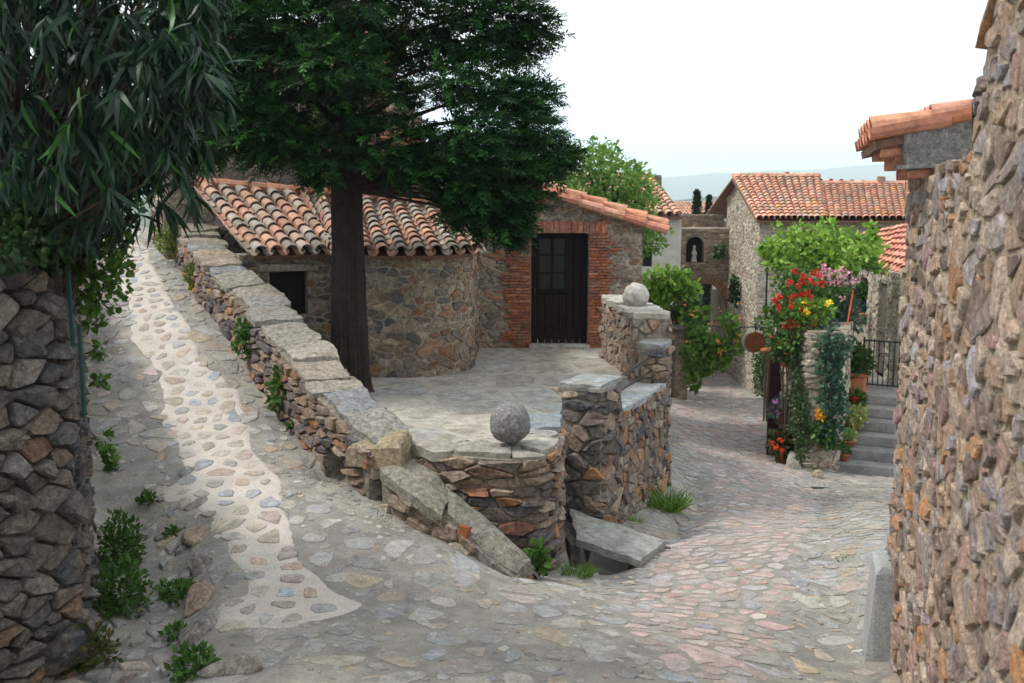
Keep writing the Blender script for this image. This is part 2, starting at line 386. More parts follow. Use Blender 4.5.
def stones(mb, P, s0, s1, t0, t1, cs, ct, bulge=.03, gap=.015, pal=PAL_BROWN, keep=None, fix=None, seed=1, shrink=(1,1), prob=1.0, jit=.42, sink=.02, palf=None, dome=.12, rough=1.0, rounds=1):
    R = random.Random(seed)
    for (x, y), poly in voronoi(s0, s1, t0, t1, cs, ct, R, jit):
        cxm = sum(p[0] for p in poly)/len(poly); cym = sum(p[1] for p in poly)/len(poly)
        if R.random() > prob or (keep and not keep(cxm, cym)): continue
        k = R.uniform(*shrink); w_ = max(abs(p[0]-cxm) for p in poly); h_ = max(abs(p[1]-cym) for p in poly)
        gx = max(.35, 1-gap/max(w_,.01))*k; gy = max(.35, 1-gap/max(h_,.01))*k
        poly = [(cxm+(p[0]-cxm)*gx, cym+(p[1]-cym)*gy) for p in poly]
        for _q in range(rounds): poly = chaikin(poly)
        if fix: poly = [fix(px, py, cxm, cym) for px, py in poly]
        if len(poly) < 3: continue
        b = bulge*R.uniform(.35,1.35); tx, ty = R.uniform(-.5,.5)*rough*b/max(w_,.03), R.uniform(-.5,.5)*rough*b/max(h_,.03)
        m_ = len(poly); ring = []
        nk = .006*rough*min(cs/.2, 1.5)
        nse = [(R.uniform(-nk,nk), R.uniform(-nk,nk)) for _ in poly]
        for sc_, hh in ((1.0,-sink),(.96,b*.6),(.84,b)):
            for (px, py), (ax, ay) in zip(poly, nse):
                qx, qy = cxm+(px-cxm)*sc_+ax, cym+(py-cym)*sc_+ay
                hq = hh if hh < 0 else max(0.002, hh+(qx-cxm)*tx+(qy-cym)*ty+R.uniform(-.12,.12)*b*rough)
                ring.append(P(qx, qy, hq))
        ring.append(P(cxm, cym, b*(1+dome*R.uniform(0,.6))))
        fs = []
        for l in range(2):
            for a in range(m_): a2 = (a+1)%m_; fs.append((l*m_+a, l*m_+a2, (l+1)*m_+a2, (l+1)*m_+a))
        for a in range(m_): fs.append((2*m_+a, 2*m_+(a+1)%m_, 3*m_))
        c = (palf(cxm, cym, R) if palf else pick(pal, R))
        mb.add(ring, fs, c)

def masonry(mb, path, z0, z1, thick, holes=(), mortar=(.24,.21,.17), reveal=.3, step=.5, back=True, ends=True):
    """Solid wall along a path with openings: z0, z1 are functions of s; holes are (sa, sb, zb, zt(s))."""
    S = {0.0, path.L}
    q = 0
    while q < path.L: S.add(q); q += step
    for l in path.l: S.add(l)
    for sa, sb, zb, zt in holes:
        k_ = 12 if zt(sa) != zt((sa+sb)/2) else 1
        for i in range(k_+1): S.add(sa+(sb-sa)*i/k_)
    S = sorted(S); S2 = [S[0]]
    for q in S[1:]:
        if q-S2[-1] > 1e-4: S2.append(q)
    S = S2
    def quad(a, b, c, d): mb.add([a,b,c,d], [(0,1,2,3)], mortar)
    for a, b in zip(S[:-1], S[1:]):
        m_ = (a+b)/2; cuts = []
        for sa, sb, zb, zt in holes:
            if sa-1e-6 <= m_ <= sb+1e-6: cuts.append((zb, zt(a), zt(b)))
        cuts.sort(key=lambda t: t[0])
        la, lb = z0(a), z0(b)
        for zb, ta, tb in cuts:
            if zb > min(la,lb): quad(path.P(a,la), path.P(b,lb), path.P(b,zb), path.P(a,zb))
            quad(path.P(a,ta), path.P(b,tb), path.P(b,tb,-reveal), path.P(a,ta,-reveal))
            if zb > min(la,lb): quad(path.P(a,zb,-reveal), path.P(b,zb,-reveal), path.P(b,zb), path.P(a,zb))
            la, lb = ta, tb
        quad(path.P(a,la), path.P(b,lb), path.P(b,z1(b)), path.P(a,z1(a)))
        quad(path.P(a,z1(a)), path.P(b,z1(b)), path.P(b,z1(b),-thick), path.P(a,z1(a),-thick))
        if back: 
            if not cuts: quad(path.P(b,z0(b),-thick), path.P(a,z0(a),-thick), path.P(a,z1(a),-thick), path.P(b,z1(b),-thick))
    for sa, sb, zb, zt in holes:
        for s_ in (sa, sb):
            quad(path.P(s_,max(zb,z0(s_))), path.P(s_,zt(s_)), path.P(s_,zt(s_),-reveal), path.P(s_,max(zb,z0(s_)),-reveal))
    if ends:
        for s_ in (0, path.L): quad(path.P(s_,z0(s_)), path.P(s_,z1(s_)), path.P(s_,z1(s_),-thick), path.P(s_,z0(s_),-thick))
def hole_fns(holes, z0, z1, top=0.0):
    def keep(x, y):
        if y > z1(x)+.02 or y < z0(x): return False
        for sa, sb, zb, zt in holes:
            if sa < x < sb and zb < y < zt(x): return False
        return True
    def fix(x, y, cx_, cy_):
        y = min(y, z1(x)+top)
        for sa, sb, zb, zt in holes:
            if sa < x < sb and zb < y < zt(min(max(x,sa),sb)):
                if cx_ <= sa: x = sa
                elif cx_ >= sb: x = sb
                elif cy_ >= zt(cx_): y = zt(x)
                else: y = zb
        return (x, y)
    return keep, fix
def wall(mb, pts, z0, z1, thick=.4, holes=(), cs=.24, ct=.14, bulge=.03, gap=.012, pal=PAL_BROWN, mortar=(.24,.21,.17), seed=1, reveal=.3, tmin=None, both=False, top=.0, endf=True, step=.5, back=True, **kw):
    p = Path(pts); f0 = z0 if callable(z0) else (lambda s: z0); f1 = z1 if callable(z1) else (lambda s: z1)
    masonry(mb, p, f0, f1, thick, holes, mortar, reveal, step, back)
    keep, fix = hole_fns(holes, f0, f1, top)
    zs = [f0(p.L*i/20) for i in range(21)]; ze = [f1(p.L*i/20) for i in range(21)]
    lo = min(zs) if tmin is None else tmin
    stones(mb, lambda s,t,h: p.P(s,t,h), 0, p.L, lo, max(ze), cs, ct, bulge, gap, pal, keep, fix, seed, **kw)
    if endf:
        for (a, sgn) in ((0,-1),(p.L,1)):                 # the two end faces
            q = p.pos(a); nn = p.nrm(a); dd = Vector((-nn.y, nn.x))*sgn
            stones(mb, lambda s,t,h: Vector((q.x-nn.x*s+dd.x*h, q.y-nn.y*s+dd.y*h, t)), 0.02, thick-.02, f0(a), f1(a), cs*.8, ct, bulge, gap, pal, None, lambda x,y,c1,c2:(min(max(x,.0),thick),min(y,f1(a)+top)), seed+5, **kw)
    if both:
        stones(mb, lambda s,t,h: p.P(s,t,-thick-h), 0, p.L, max(lo, TERR-.1) if both==2 else lo, max(ze), cs, ct, bulge, gap, pal, keep, fix, seed+9, **kw)
    return p
def slabs(mb, path, zf, off, width, lo, hi, th=.06, pal=PAL_CAP, seed=1, over=.03, s0=0, s1=None, jit=.03, tilt=.012):
    """Irregular coping slabs laid end to end along a path; off = centre offset."""
    R = random.Random(seed); s = s0; s1 = path.L if s1 is None else s1; skew = 0
    while s < s1-.05:
        e = min(s1, s+R.uniform(lo,hi))
        if s1-e < lo*.5: e = s1
        sk2 = R.uniform(-.07,.07) if e < s1 else 0
        kx, ky = max(4,int((e-s)/.07)), 6; hw = width/2+over; j1, j2 = R.uniform(-jit,jit), R.uniform(-jit,jit)
        t1 = R.uniform(-tilt,tilt); t2 = R.uniform(-tilt,tilt); th_ = th*R.uniform(.7,1.4); dz = R.uniform(-.012,.016); n0 = R.uniform(0,50)
        vs = []; fs = []; W = (kx+1)
        for lay in (0,1):
            for j in range(ky+1):
                v = j/ky*2-1
                for i in range(kx+1):
                    f = i/kx; ed = .02*abs(2*f-1)**6
                    q = s+.008+skew*v+(e+sk2*v-s-.016-skew*v)*f
                    h = off+v*(hw-ed)+(j2 if v > 0 else j1)*abs(v)+.06*mn.noise((q*3.2,v,n0))*abs(v)+.02*mn.noise((q*14,v*2,n0))
                    q += .018*mn.noise((v*3,f*2,n0))*(abs(2*f-1))
                    edge = max(abs(v), abs(2*f-1))
                    z = zf(q)+th_*.5+dz+t1*(2*f-1)+t2*v+.028*mn.noise((q*4,h*4,n0))+.014*mn.noise((q*12,h*12,n0))-(.014 if edge > .99 else 0)
                    if lay: z -= th_+.01
                    vs.append(path.P(q, z, h))
        N_ = W*(ky+1)
        for j in range(ky):
            for i in range(kx):
                a_ = j*W+i; fs.append((a_,a_+1,a_+W+1,a_+W)); fs.append((N_+a_,N_+a_+W,N_+a_+W+1,N_+a_+1))
        for i in range(kx): fs.append((i+1,i,N_+i,N_+i+1)); a_ = ky*W+i; fs.append((a_,a_+1,N_+a_+1,N_+a_))
        for j in range(ky): a_ = j*W; fs.append((a_,a_+W,N_+a_+W,N_+a_)); a_ = j*W+kx; fs.append((a_+W,a_,N_+a_,N_+a_+W))
        mb.add(vs, fs, pick(pal, R)); s = e; skew = sk2

def tile_roof(mb, EL, ER, TL, TR, nc, nr, r=None, pal=PAL_TILE, chan=True, seed=1, seg=6, ecurve=None, lift=.035, thick=.014, base=True, basecol=(.16,.09,.06), vcols=None):
    """Barrel tiles over the patch eave-left, eave-right, top-left, top-right."""
    R = random.Random(seed); EL, ER, TL, TR = map(Vector, (EL, ER, TL, TR))
    nrm = (ER-EL).cross(TL-EL).normalized()
    if nrm.z < 0: nrm = -nrm
    wid = ((ER-EL).length+(TR-TL).length)/2/nc; r = r or wid*.36
    def E(u): return ecurve(u) if ecurve else EL.lerp(ER,u)
    def T(u): return TL.lerp(TR,u)
    if base:
        for i in range(nc):
            u0, u1 = i/nc, (i+1)/nc; o = nrm*-.03
            mb.add([E(u0)+o, E(u1)+o, T(u1)+o, T(u0)+o, E(u0)+o-nrm*.05, E(u1)+o-nrm*.05, T(u1)+o-nrm*.05, T(u0)+o-nrm*.05], [(0,1,2,3),(7,6,5,4),(0,4,5,1),(1,5,6,2),(2,6,7,3),(3,7,4,0)], basecol)
    def barrel(a, b, side, ra, rb, up, col):
        vs = []; fs = []
        for q, (p, rr) in enumerate(((a,ra),(b,rb))):
            for k in range(seg+1):
                t = math.pi*k/seg; vs.append(p+side*(math.cos(t)*rr)+nrm*(math.sin(t)*rr*up))
            for k in range(seg+1):
                t = math.pi*k/seg; vs.append(p+side*(math.cos(t)*(rr-thick))+nrm*(math.sin(t)*(rr-thick)*up))
        w_ = seg+1
        for k in range(seg):
            fs.append((k,k+1,2*w_+k+1,2*w_+k)); fs.append((w_+k+1,w_+k,3*w_+k,3*w_+k+1)); fs.append((k+1,k,w_+k,w_+k+1)); fs.append((2*w_+k,2*w_+k+1,3*w_+k+1,3*w_+k))
        for k in (0, seg): fs.append((k,w_+k,3*w_+k,2*w_+k))
        mb.add(vs, fs, col)
    for i in range(nc+1):
        for kind in (0, 1):
            if kind == 0 and not chan: continue
            u = (i+.0)/nc if kind == 0 else (i+.5)/nc
            if kind and i == nc: continue
            a0, b0 = E(u), T(u); ln = (b0-a0).length; rows = max(1, round(nr*ln/max((TL-EL).length,(TR-ER).length)))
            side = (E(min(1,u+.02))-E(max(0,u-.02))); ax = (b0-a0).normalized(); side = (side-ax*side.dot(ax)).normalized()
            wob = R.uniform(-.01,.01)
            for j in range(rows):
                k0, k1 = j/rows, min(1.0,(j+1.22)/rows)
                w1 = side*(wob+R.uniform(-.008,.008)); w2 = side*(wob+R.uniform(-.006,.006))
                if kind: barrel(a0.lerp(b0,k0)+nrm*(lift+.02+R.uniform(-.004,.006))+w1-ax*.0, a0.lerp(b0,k1)+nrm*(lift-.008)+w2, side, r, r*.8, 1, pick(pal,R))
                else: barrel(a0.lerp(b0,k0)+nrm*(r*.62)+w1-ax*.03, a0.lerp(b0,k1)+nrm*(r*.62-.015)+w2, side, r*.85, r*.95, -1, pick(pal,R))

class NM:                             # numpy mesh of many small quads
    def __init__(s): s.V = []; s.F = []; s.C = []; s.n = 0
    def inst(s, tv, tf, M3, pos, scale, cols):
        """tv (k,3) template verts, tf (f,4) quads, M3 (n,3,3) bases as columns, pos (n,3), scale (n,)"""
        k = len(tv); n_ = len(pos)
        v = np.einsum('nij,kj->nki', M3, tv)*scale[:,None,None]+pos[:,None,:]
        s.V.append(v.reshape(-1,3)); s.F.append((tf[None]+(np.arange(n_)*k)[:,None,None]+s.n).reshape(-1,4)); s.C.append(np.repeat(cols, k, 0)); s.n += k*n_
    def build(s, name, m, parent=None, origin=(0,0,0), kind=None):
        org = Vector(parent['_org']) if parent is not None else Vector(origin)
        V = np.concatenate(s.V)-np.array(org); F = np.concatenate(s.F); Cc = np.concatenate(s.C)
        me = bpy.data.meshes.new(name); me.vertices.add(len(V)); me.vertices.foreach_set('co', V.astype(np.float32).ravel())
        me.loops.add(F.size); me.loops.foreach_set('vertex_index', F.astype(np.int32).ravel())
        me.polygons.add(len(F)); me.polygons.foreach_set('loop_start', np.arange(0, F.size, 4, dtype=np.int32)); me.polygons.foreach_set('loop_total', np.full(len(F), 4, np.int32))
        me.update(calc_edges=True)
        ca = me.color_attributes.new('Col', 'FLOAT_COLOR', 'POINT'); arr = np.ones((len(V),4), np.float32); arr[:,:3] = Cc; ca.data.foreach_set('color', arr.ravel())
        me.materials.append(M[m]); o = bpy.data.objects.new(name, me); C.objects.link(o)
        if parent is not None: o.parent = parent
        else: o.location = org
        o['_org'] = tuple(org)
        if kind: o['kind'] = kind
        return o
def bases(dirs, rs_, up=None, roll=3.14):
    d = dirs/np.linalg.norm(dirs, axis=1, keepdims=True)
    ref = np.tile(np.array([0,0,1.0]), (len(d),1)) if up is None else up
    ref = ref + rs_.normal(0,.02,ref.shape)
    x = np.cross(d, ref); x /= np.linalg.norm(x, axis=1, keepdims=True)+1e-9; z = np.cross(x, d)
    a = rs_.uniform(-roll, roll, len(d))[:,None]; x2 = x*np.cos(a)+z*np.sin(a); z2 = -x*np.sin(a)+z*np.cos(a)
    return np.stack([x2, d, z2], axis=2)
LEAF_V = np.array([[0,0,0],[-.28,.45,.08],[0,1,0],[.28,.45,.08]]); LEAF_F = np.array([[0,3,2,1]])
BROAD_V = np.array([[0,0,0],[-.42,.3,.1],[-.3,.75,.1],[0,1,-.05],[.3,.75,.1],[.42,.3,.1]]); BROAD_F = np.array([[0,3,2,1],[0,5,4,3]])
def strip(nseg, wf, bend):
    v = []; f = []
    for i in range(nseg+1):
        t = i/nseg; y = t; z = -bend*t*t; w_ = wf(t); v += [[-w_,y*(1-.25*bend*t),z],[w_,y*(1-.25*bend*t),z]]
    for i in range(nseg): f.append([2*i,2*i+1,2*i+3,2*i+2])
    return np.array(v), np.array(f)
OLE_V, OLE_F = strip(4, lambda t: .010+.050*math.sin(math.pi*min(1,t*1.05+.02))**.8 if t < .98 else .004, .55)
GRASS_V, GRASS_F = strip(3, lambda t: .03*(1-t)+.002, .5)
def spray():
    v = []; f = []
    def q(a, d, l, w_, z=0):
        d = np.array(d); d = d/np.linalg.norm(d); p = np.array([d[1], -d[0], 0]); a = np.array(a); o = len(v)
        v.extend([a-p*w_*.5, a+d*l*.5-p*w_+np.array([0,0,z]), a+d*l, a+d*l*.5+p*w_+np.array([0,0,z])]); f.append([o,o+3,o+2,o+1])
    R = random.Random(5)
    for i in range(8):
        y = .05+i*.11; l = .34*(1-.06*i)
        for sx_ in (-1,1): q([0,y,0], [sx_*.8,.75+R.uniform(-.2,.3),R.uniform(-.5,.5)], l*R.uniform(.7,1.2), .045, R.uniform(-.03,.05))
    q([0,.0,0],[0,1,0],.6,.03); q([0,.5,0],[0.05,1,0.1],.5,.04)
    return np.array(v), np.array(f)
SPR_V, SPR_F = spray()
def cmix(rs_, n_, c1, c2, c3=None, p3=0):
    t = rs_.uniform(0,1,(n_,1)); c = np.array(c1)*(1-t)+np.array(c2)*t
    if c3 is not None: m_ = rs_.uniform(0,1,n_) < p3; c[m_] = np.array(c3)
    return c*rs_.uniform(.8,1.2,(n_,1))
def clump(nm, centre, rad, n_, size, c1, c2, seed, shape='leaf', c3=None, p3=0, squash=(1,1,1), droop=0.0, shell=.5, outw=.7):
    rs_ = np.random.RandomState(seed)
    d = rs_.normal(size=(n_,3)); d /= np.linalg.norm(d,axis=1,keepdims=True)
    r = rs_.uniform(shell*.2,1,n_)**.6
    pos = np.array(centre)+d*r[:,None]*rad*np.array(squash)
    dr = d*outw+rs_.normal(0,.5,(n_,3))+np.array([0,0,-droop]); 
    tv, tf = dict(leaf=(LEAF_V,LEAF_F), broad=(BROAD_V,BROAD_F), ole=(OLE_V,OLE_F), spray=(SPR_V,SPR_F), grass=(GRASS_V,GRASS_F))[shape]
    nm.inst(tv, tf, bases(dr, rs_), pos, size*rs_.uniform(.65,1.35,n_), cmix(rs_, n_, c1, c2, c3, p3))
G_LIME = ((.14,.28,.03),(.28,.46,.07)); G_MID = ((.035,.09,.02),(.09,.17,.04)); G_DARK = ((.012,.035,.012),(.035,.075,.025)); G_GREY = ((.06,.11,.075),(.11,.17,.12))

# ------------------------------------------------------------------ ground, streets, hills
def grid_mesh(name, GX, GY, Z, m, kind):
    nx, ny = len(GX), len(GY); V = np.stack([*np.meshgrid(GX, GY, indexing='ij'), Z], -1).reshape(-1,3)
    i, j = np.meshgrid(np.arange(nx-1), np.arange(ny-1), indexing='ij'); a = (i*ny+j).ravel()
    F = np.stack([a, a+ny, a+ny+1, a+1], 1)
    nm = NM(); nm.V = [V]; nm.F = [F]; nm.C = [np.full((len(V),3), .3)]; nm.n = len(V)
    o = nm.build(name, m, kind=kind); o.data.polygons.foreach_set('use_smooth', [True]*len(F)); return o
grid_mesh('ground', GX, GY, Z, 'ground', 'structure')

def pull(test):
    def f(x, y, cx_, cy_):
        if test(x, y): return (x, y)
        lo, hi = 0.0, 1.0
        for _ in range(6):
            m_ = (lo+hi)/2
            if test(cx_+(x-cx_)*m_, cy_+(y-cy_)*m_): lo = m_
            else: hi = m_
        return (cx_+(x-cx_)*lo, cy_+(y-cy_)*lo)
    return f
def PG(s, t, h): return Vector((s, t, H(s,t)+h))
STRIPE = [(138,230),(148,255),(160,279),(172,304),(194,341),(202,362),(237,390),(246,415),(248,445),(276,476),(281,501),(284,525),(297,562),(318,581),(334,593),(364,603),(351,613),(314,625),(265,631),(208,633),(216,605),(243,597),(244,584),(232,562),(211,525),(200,510),(160,505),(158,492),(184,476),(173,445),(158,427),(161,402),(149,362),(130,341),(124,304),(118,279),(112,255),(115,230)]
SP_ = [gnd(*q) for q in STRIPE]; SPX = [(p.x,p.y) for p in SP_]
STX = []                              # a ragged edge for the poured strip
for a, b in zip(SPX, SPX[1:]+SPX[:1]):
    for k_ in range(4):
        t = k_/4; x_, y_ = a[0]+(b[0]-a[0])*t, a[1]+(b[1]-a[1])*t; STX.append((x_+.06*mn.noise((x_*4,y_*4,1)), y_+.07*mn.noise((x_*4,y_*4,9))))
xs = np.arange(min(p[0] for p in STX), max(p[0] for p in STX), .03); ys = np.arange(min(p[1] for p in STX), max(p[1] for p in STX), .03)
mxx, myy = np.meshgrid(xs, ys, indexing='ij'); okk = np_inside(mxx, myy, STX)
mb = MB(); idx = {}
for i in range(len(xs)-1):
    for j in range(len(ys)-1):
        if okk[i,j]:
            q = []
            for di, dj in ((0,0),(1,0),(1,1),(0,1)):
                kk = (i+di, j+dj)
                if kk not in idx:
                    idx[kk] = len(mb.v); e = okk[max(0,i+di-1):i+di+1, max(0,j+dj-1):j+dj+1].all()
                    mb.v.append((xs[kk[0]], ys[kk[1]], H(xs[kk[0]], ys[kk[1]])+(.009 if e else -.004)))
                q.append(idx[kk])
            mb.f.append(tuple(q))
from collections import Counter, defaultdict
ec_ = Counter(tuple(sorted((f[k_],f[(k_+1)%4]))) for f in mb.f for k_ in range(4)); nb = defaultdict(list)
for (a,b), c_ in ec_.items():
    if c_ == 1: nb[a].append(b); nb[b].append(a)
for _ in range(4):
    new = {a: tuple(mb.v[a][q]*.4+.6*sum(mb.v[b][q] for b in l)/len(l) for q in (0,1)) for a, l in nb.items()}
    for a, p in new.items(): mb.v[a] = (p[0], p[1], H(p[0],p[1])-.004)
mb.build('path', 'pale', kind='structure', smooth=True)

def in_stripe(x, y): return inside(x, y, STX)
ROAD_L = [gnd(*q) for q in [(680,683),(640,640),(620,600),(655,560),(700,520),(715,480),(680,440),(672,410)]]
ROAD_R = [gnd(*q) for q in [(770,683),(786,602),(795,558),(815,513),(817,487),(770,450),(740,410),(725,385)]]
ROADP = [(p.x,p.y) for p in ROAD_L]+[(p.x,p.y) for p in ROAD_R[::-1]]
def on_ground(x, y):
    if inside(x, y, TPOLY): return False
    for dx_, dy_ in ((.2,0),(-.2,0),(0,.2),(0,-.2)):
        if inside(x+dx_, y+dy_, TPOLY): return False
    if inside(x, y, DR): return False
    return True
mb = MB()
stones(mb, PG, -1.2, 7.2, 4.6, 17, .165, .145, .007, .014, PAL_ROAD, lambda x,y: inside(x,y,ROADP) and on_ground(x,y), pull(on_ground), 11, shrink=(.78,1.0), prob=.96, sink=.02, dome=.5, rough=.45, rounds=2)
stones(mb, PG, 1, 9, 17, 38, .24, .22, .012, .02, PAL_ROAD, lambda x,y: 2.6+(y-17)*.1 < x < 5+(y-17)*.14, None, 12, shrink=(.8,1), prob=.95, sink=.02, dome=.0, rough=.6)
mb.build('road', 'cobble', kind='structure')
mb = MB()
stones(mb, PG, -3, 4.2, 4.4, 9.6, .25, .27, .007, .026, PAL_ROAD2, lambda x,y: on_ground(x,y) and not inside(x,y,ROADP) and not in_stripe(x,y) and not inside(x,y,SUNK), pull(on_ground), 13, shrink=(.5,1.0), prob=.88, sink=.02, dome=.3, rough=.4, rounds=2)
stones(mb, PG, -6.8, -1.4, 9.6, 24, .2, .22, .012, .025, PAL_ROAD2, lambda x,y: on_ground(x,y) and not in_stripe(x,y), pull(on_ground), 14, rounds=2, shrink=(.55,1), prob=.8, sink=.02, dome=.05, rough=.7)
stones(mb, PG, .9, 6.8, 8, 20, .2, .18, .012, .02, PAL_ROAD2, lambda x,y: on_ground(x,y) and not inside(x,y,ROADP) and x > .9, pull(on_ground), 15, rounds=2, shrink=(.6,1), prob=.8, sink=.02, dome=.0, rough=.6)
stones(mb, PG, -4, -1.4, 4.0, 9, .15, .17, .03, .012, PAL_ROAD2, lambda x,y: inside(x,y,SUNK), None, 27, shrink=(.5,1), prob=.75, sink=.02, dome=.3, rough=.8)
PEB = [((.34,.32,.29),3),((.24,.23,.22),2),((.40,.30,.22),1),((.42,.40,.37),1.5),((.27,.28,.31),1)]
def free(x,y): return on_ground(x,y) and not in_stripe(x,y)
stones(mb, PG, -3.2, 4.2, 4.4, 9.6, .075, .085, .006, .012, PEB, lambda x,y: free(x,y) and not inside(x,y,ROADP), pull(on_ground), 17, shrink=(.4,.9), prob=.30, sink=.008, dome=.3, rough=.4)
stones(mb, PG, -6.8, -1.2, 8, 17, .09, .10, .010, .014, PEB, free, pull(on_ground), 18, shrink=(.4,.9), prob=.28, sink=.008, dome=.3, rough=.4)
stones(mb, PG, .9, 5, 7, 17, .09, .07, .010, .014, PEB, lambda x,y: free(x,y) and not inside(x,y,ROADP), pull(on_ground), 19, shrink=(.4,.9), prob=.3, sink=.008, dome=.3, rough=.4)
mb.build('pavement', 'cobble', kind='structure')
PAL_PAS = [((.40,.34,.28),2),((.33,.34,.37),2),((.39,.35,.29),3),((.42,.32,.26),1),((.36,.35,.33),2),((.41,.33,.31),1)]
mb = MB()
stones(mb, lambda s,t,h: PG(s,t,h+.009), -8, 0, 5.5, 24, .185, .215, .009, .03, PAL_PAS, lambda x,y: in_stripe(x,y), None, 16, shrink=(.6,.92), prob=.97, jit=.3, sink=.02, dome=.1, rough=.3, rounds=2)
mb.build('path_stones', 'cobble', kind='structure')

mb = MB(); xs = np.linspace(-5000, 6000, 90); prev = None; vs = []; fs = []
for i, x in enumerate(xs):
    top = 70+125*(1/(1+math.exp(-(x-900)/380)))+22*mn.noise((x/900,0,0))+14*mn.noise((x/300,3,0))
    for j in range(5):
        k_ = j/4; vs.append((x, 3400+k_*1900+120*mn.noise((x/500,j,1)), -40+(top+40)*(k_**.8)+8*mn.noise((x/200,j*3,2))))
for i in range(len(xs)-1):
    for j in range(4): a = i*5+j; fs.append((a, a+5, a+6, a+1))
mb.add(vs, fs, (.3,.3,.3)); mb.build('hills', 'hills', kind='structure', smooth=True)
mb = MB(); vs = []; fs = []
for i, x in enumerate(np.linspace(-900, 1600, 70)):
    for j in range(4): vs.append((x, 520+j*140+30*mn.noise((x/150,j,7)), -34+(j/3)**.7*(36+9*mn.noise((x/160,0,5))+5*mn.noise((x/40,2,5)))))
for i in range(69):
    for j in range(3): a = i*4+j; fs.append((a, a+4, a+5, a+1))
mb.add(vs, fs, (.3,.3,.3)); mb.build('wooded_hills', 'hills', kind='structure', smooth=True)

# ------------------------------------------------------------------ terrace
TP2 = [(x,y) for x,y in TPOLY if y < 18]+[]
TI = [(p.x,p.y) for p in WC[:8]]+[(-5.2,16.8),(2.2,17.1),(1.7,15.7),(1.8,13.6),(1.7,12.6),(.95,10.9),(.55,10.7),(.3,10.2),(.1,9.05),(-.3,8.95)]
mb = MB(); mb.poly(TI, TERR, (.27,.25,.21), .2)
def tfix(x, y, a, b): return (x, y)
terr = mb.build('terrace', 'joint', kind='structure')
PAL_FLAG = [((.33,.32,.295),3),((.30,.305,.305),2),((.37,.345,.30),2),((.27,.27,.25),2),((.39,.365,.32),1)]
mb = MB()
stones(mb, lambda s,t,h: Vector((s,t,TERR+h)), -5, 2.3, 8.7, 17, .66, .85, .008, .03, PAL_FLAG, lambda x,y: inside(x,y,TI), pull(lambda x,y: inside(x,y,TI)), 21, shrink=(.9,1.0), sink=.02, dome=.0, rough=.6)
mb.build('terrace_flags', 'flag', kind='structure')

def pathz(pts3):
    p = Path(pts3); zz = [q[2] for q in pts3]
    def f(s): return float(np.interp(s, p.l, zz))
    return p, f
def ground_fn(p, off=.12, down=.35): return lambda s: (lambda q: H(q.x,q.y)-down)(p.P(s,0,off))

# the wall beside the climbing path
cp, cz = pathz([tuple(q) for q in WC[::-1]])
face = [tuple(cp.P(s,0,.25))[:2] for s in np.linspace(0, cp.L, 24)]
t = thing('stone_wall', 'long rubble wall with flat slate coping, climbing beside the pale stone path', 'wall', (WC[2].x, WC[2].y, -2.5))
mb = MB(); fp = Path(face)
dh = at(343,462,9.35); sh = min(np.arange(0,fp.L,.05), key=lambda q_: (fp.pos(q_)-Vector((dh.x,dh.y))).length)
wall(mb, face, ground_fn(fp), lambda s: cz(s*cp.L/fp.L)-.05, .5, [(sh-.28,sh+.12,-3.2,lambda s:-2.40)], cs=.22, ct=.085, bulge=.045, pal=PAL_BROWN, seed=31, both=2)
mb.build('masonry', 'stone', t)
mb = MB(); slabs(mb, cp, cz, 0, .5, .28, .7, .045, PAL_CAP+[((.33,.28,.215),3)], 5, over=.015, jit=.06); mb.build('coping', 'stone', t)

# the low wall with the sloping slabs
LW = [at(396,468,8.85), at(425,488,8.55), at(470,520,8.35), at(508,556,8.1), at(523,569,8.02)]
lp, lz = pathz([tuple(q) for q in LW]); face = [tuple(lp.P(s,0,.16))[:2] for s in np.linspace(0,lp.L,10)]; fp2 = Path(face)
t = thing('low_wall', 'low crumbling kerb wall under long sloping schist slabs, running down to the street', 'wall', (LW[2].x, LW[2].y, -3.0))
mb = MB(); wall(mb, face, ground_fn(fp2,.1,.3), lambda s: lz(s*lp.L/fp2.L)-.04, .34, cs=.17, ct=.11, bulge=.05, pal=PAL_BROWN+[((.35,.30,.22),2)], seed=33, both=True); mb.build('masonry','stone',t)
mb = MB(); slabs(mb, lp, lz, 0, .27, .55, .95, .065, [((.25,.235,.195),3),((.22,.22,.20),2)], 8, over=.05, jit=.07, tilt=.03); mb.build('coping','stone',t)
mb = MB(); q = at(462,530,8.15); mb.box(q+Vector((.02,.03,-.02)), (.08,.04,.10), -.45, (.30,.10,.04), .012, ry=.25); tag(mb.build('broken_tile','tile',origin=q), 'orange broken roof tile wedged in the low sloping wall', 'tile')
mb = MB(); q = at(395,447,8.92)
stones(mb, lambda s,t_,h: Vector((q.x+s, q.y+t_, q.z-.02+h)), -.22,.22,-.16,.16, .44,.32,.08,.01, [((.30,.25,.17),1)], seed=3, rough=1.6, sink=.16, dome=.2)
tag(mb.build('boulder','stone',origin=q), 'large yellowish boulder capping the corner where the path wall meets the rounded wall', 'boulder')

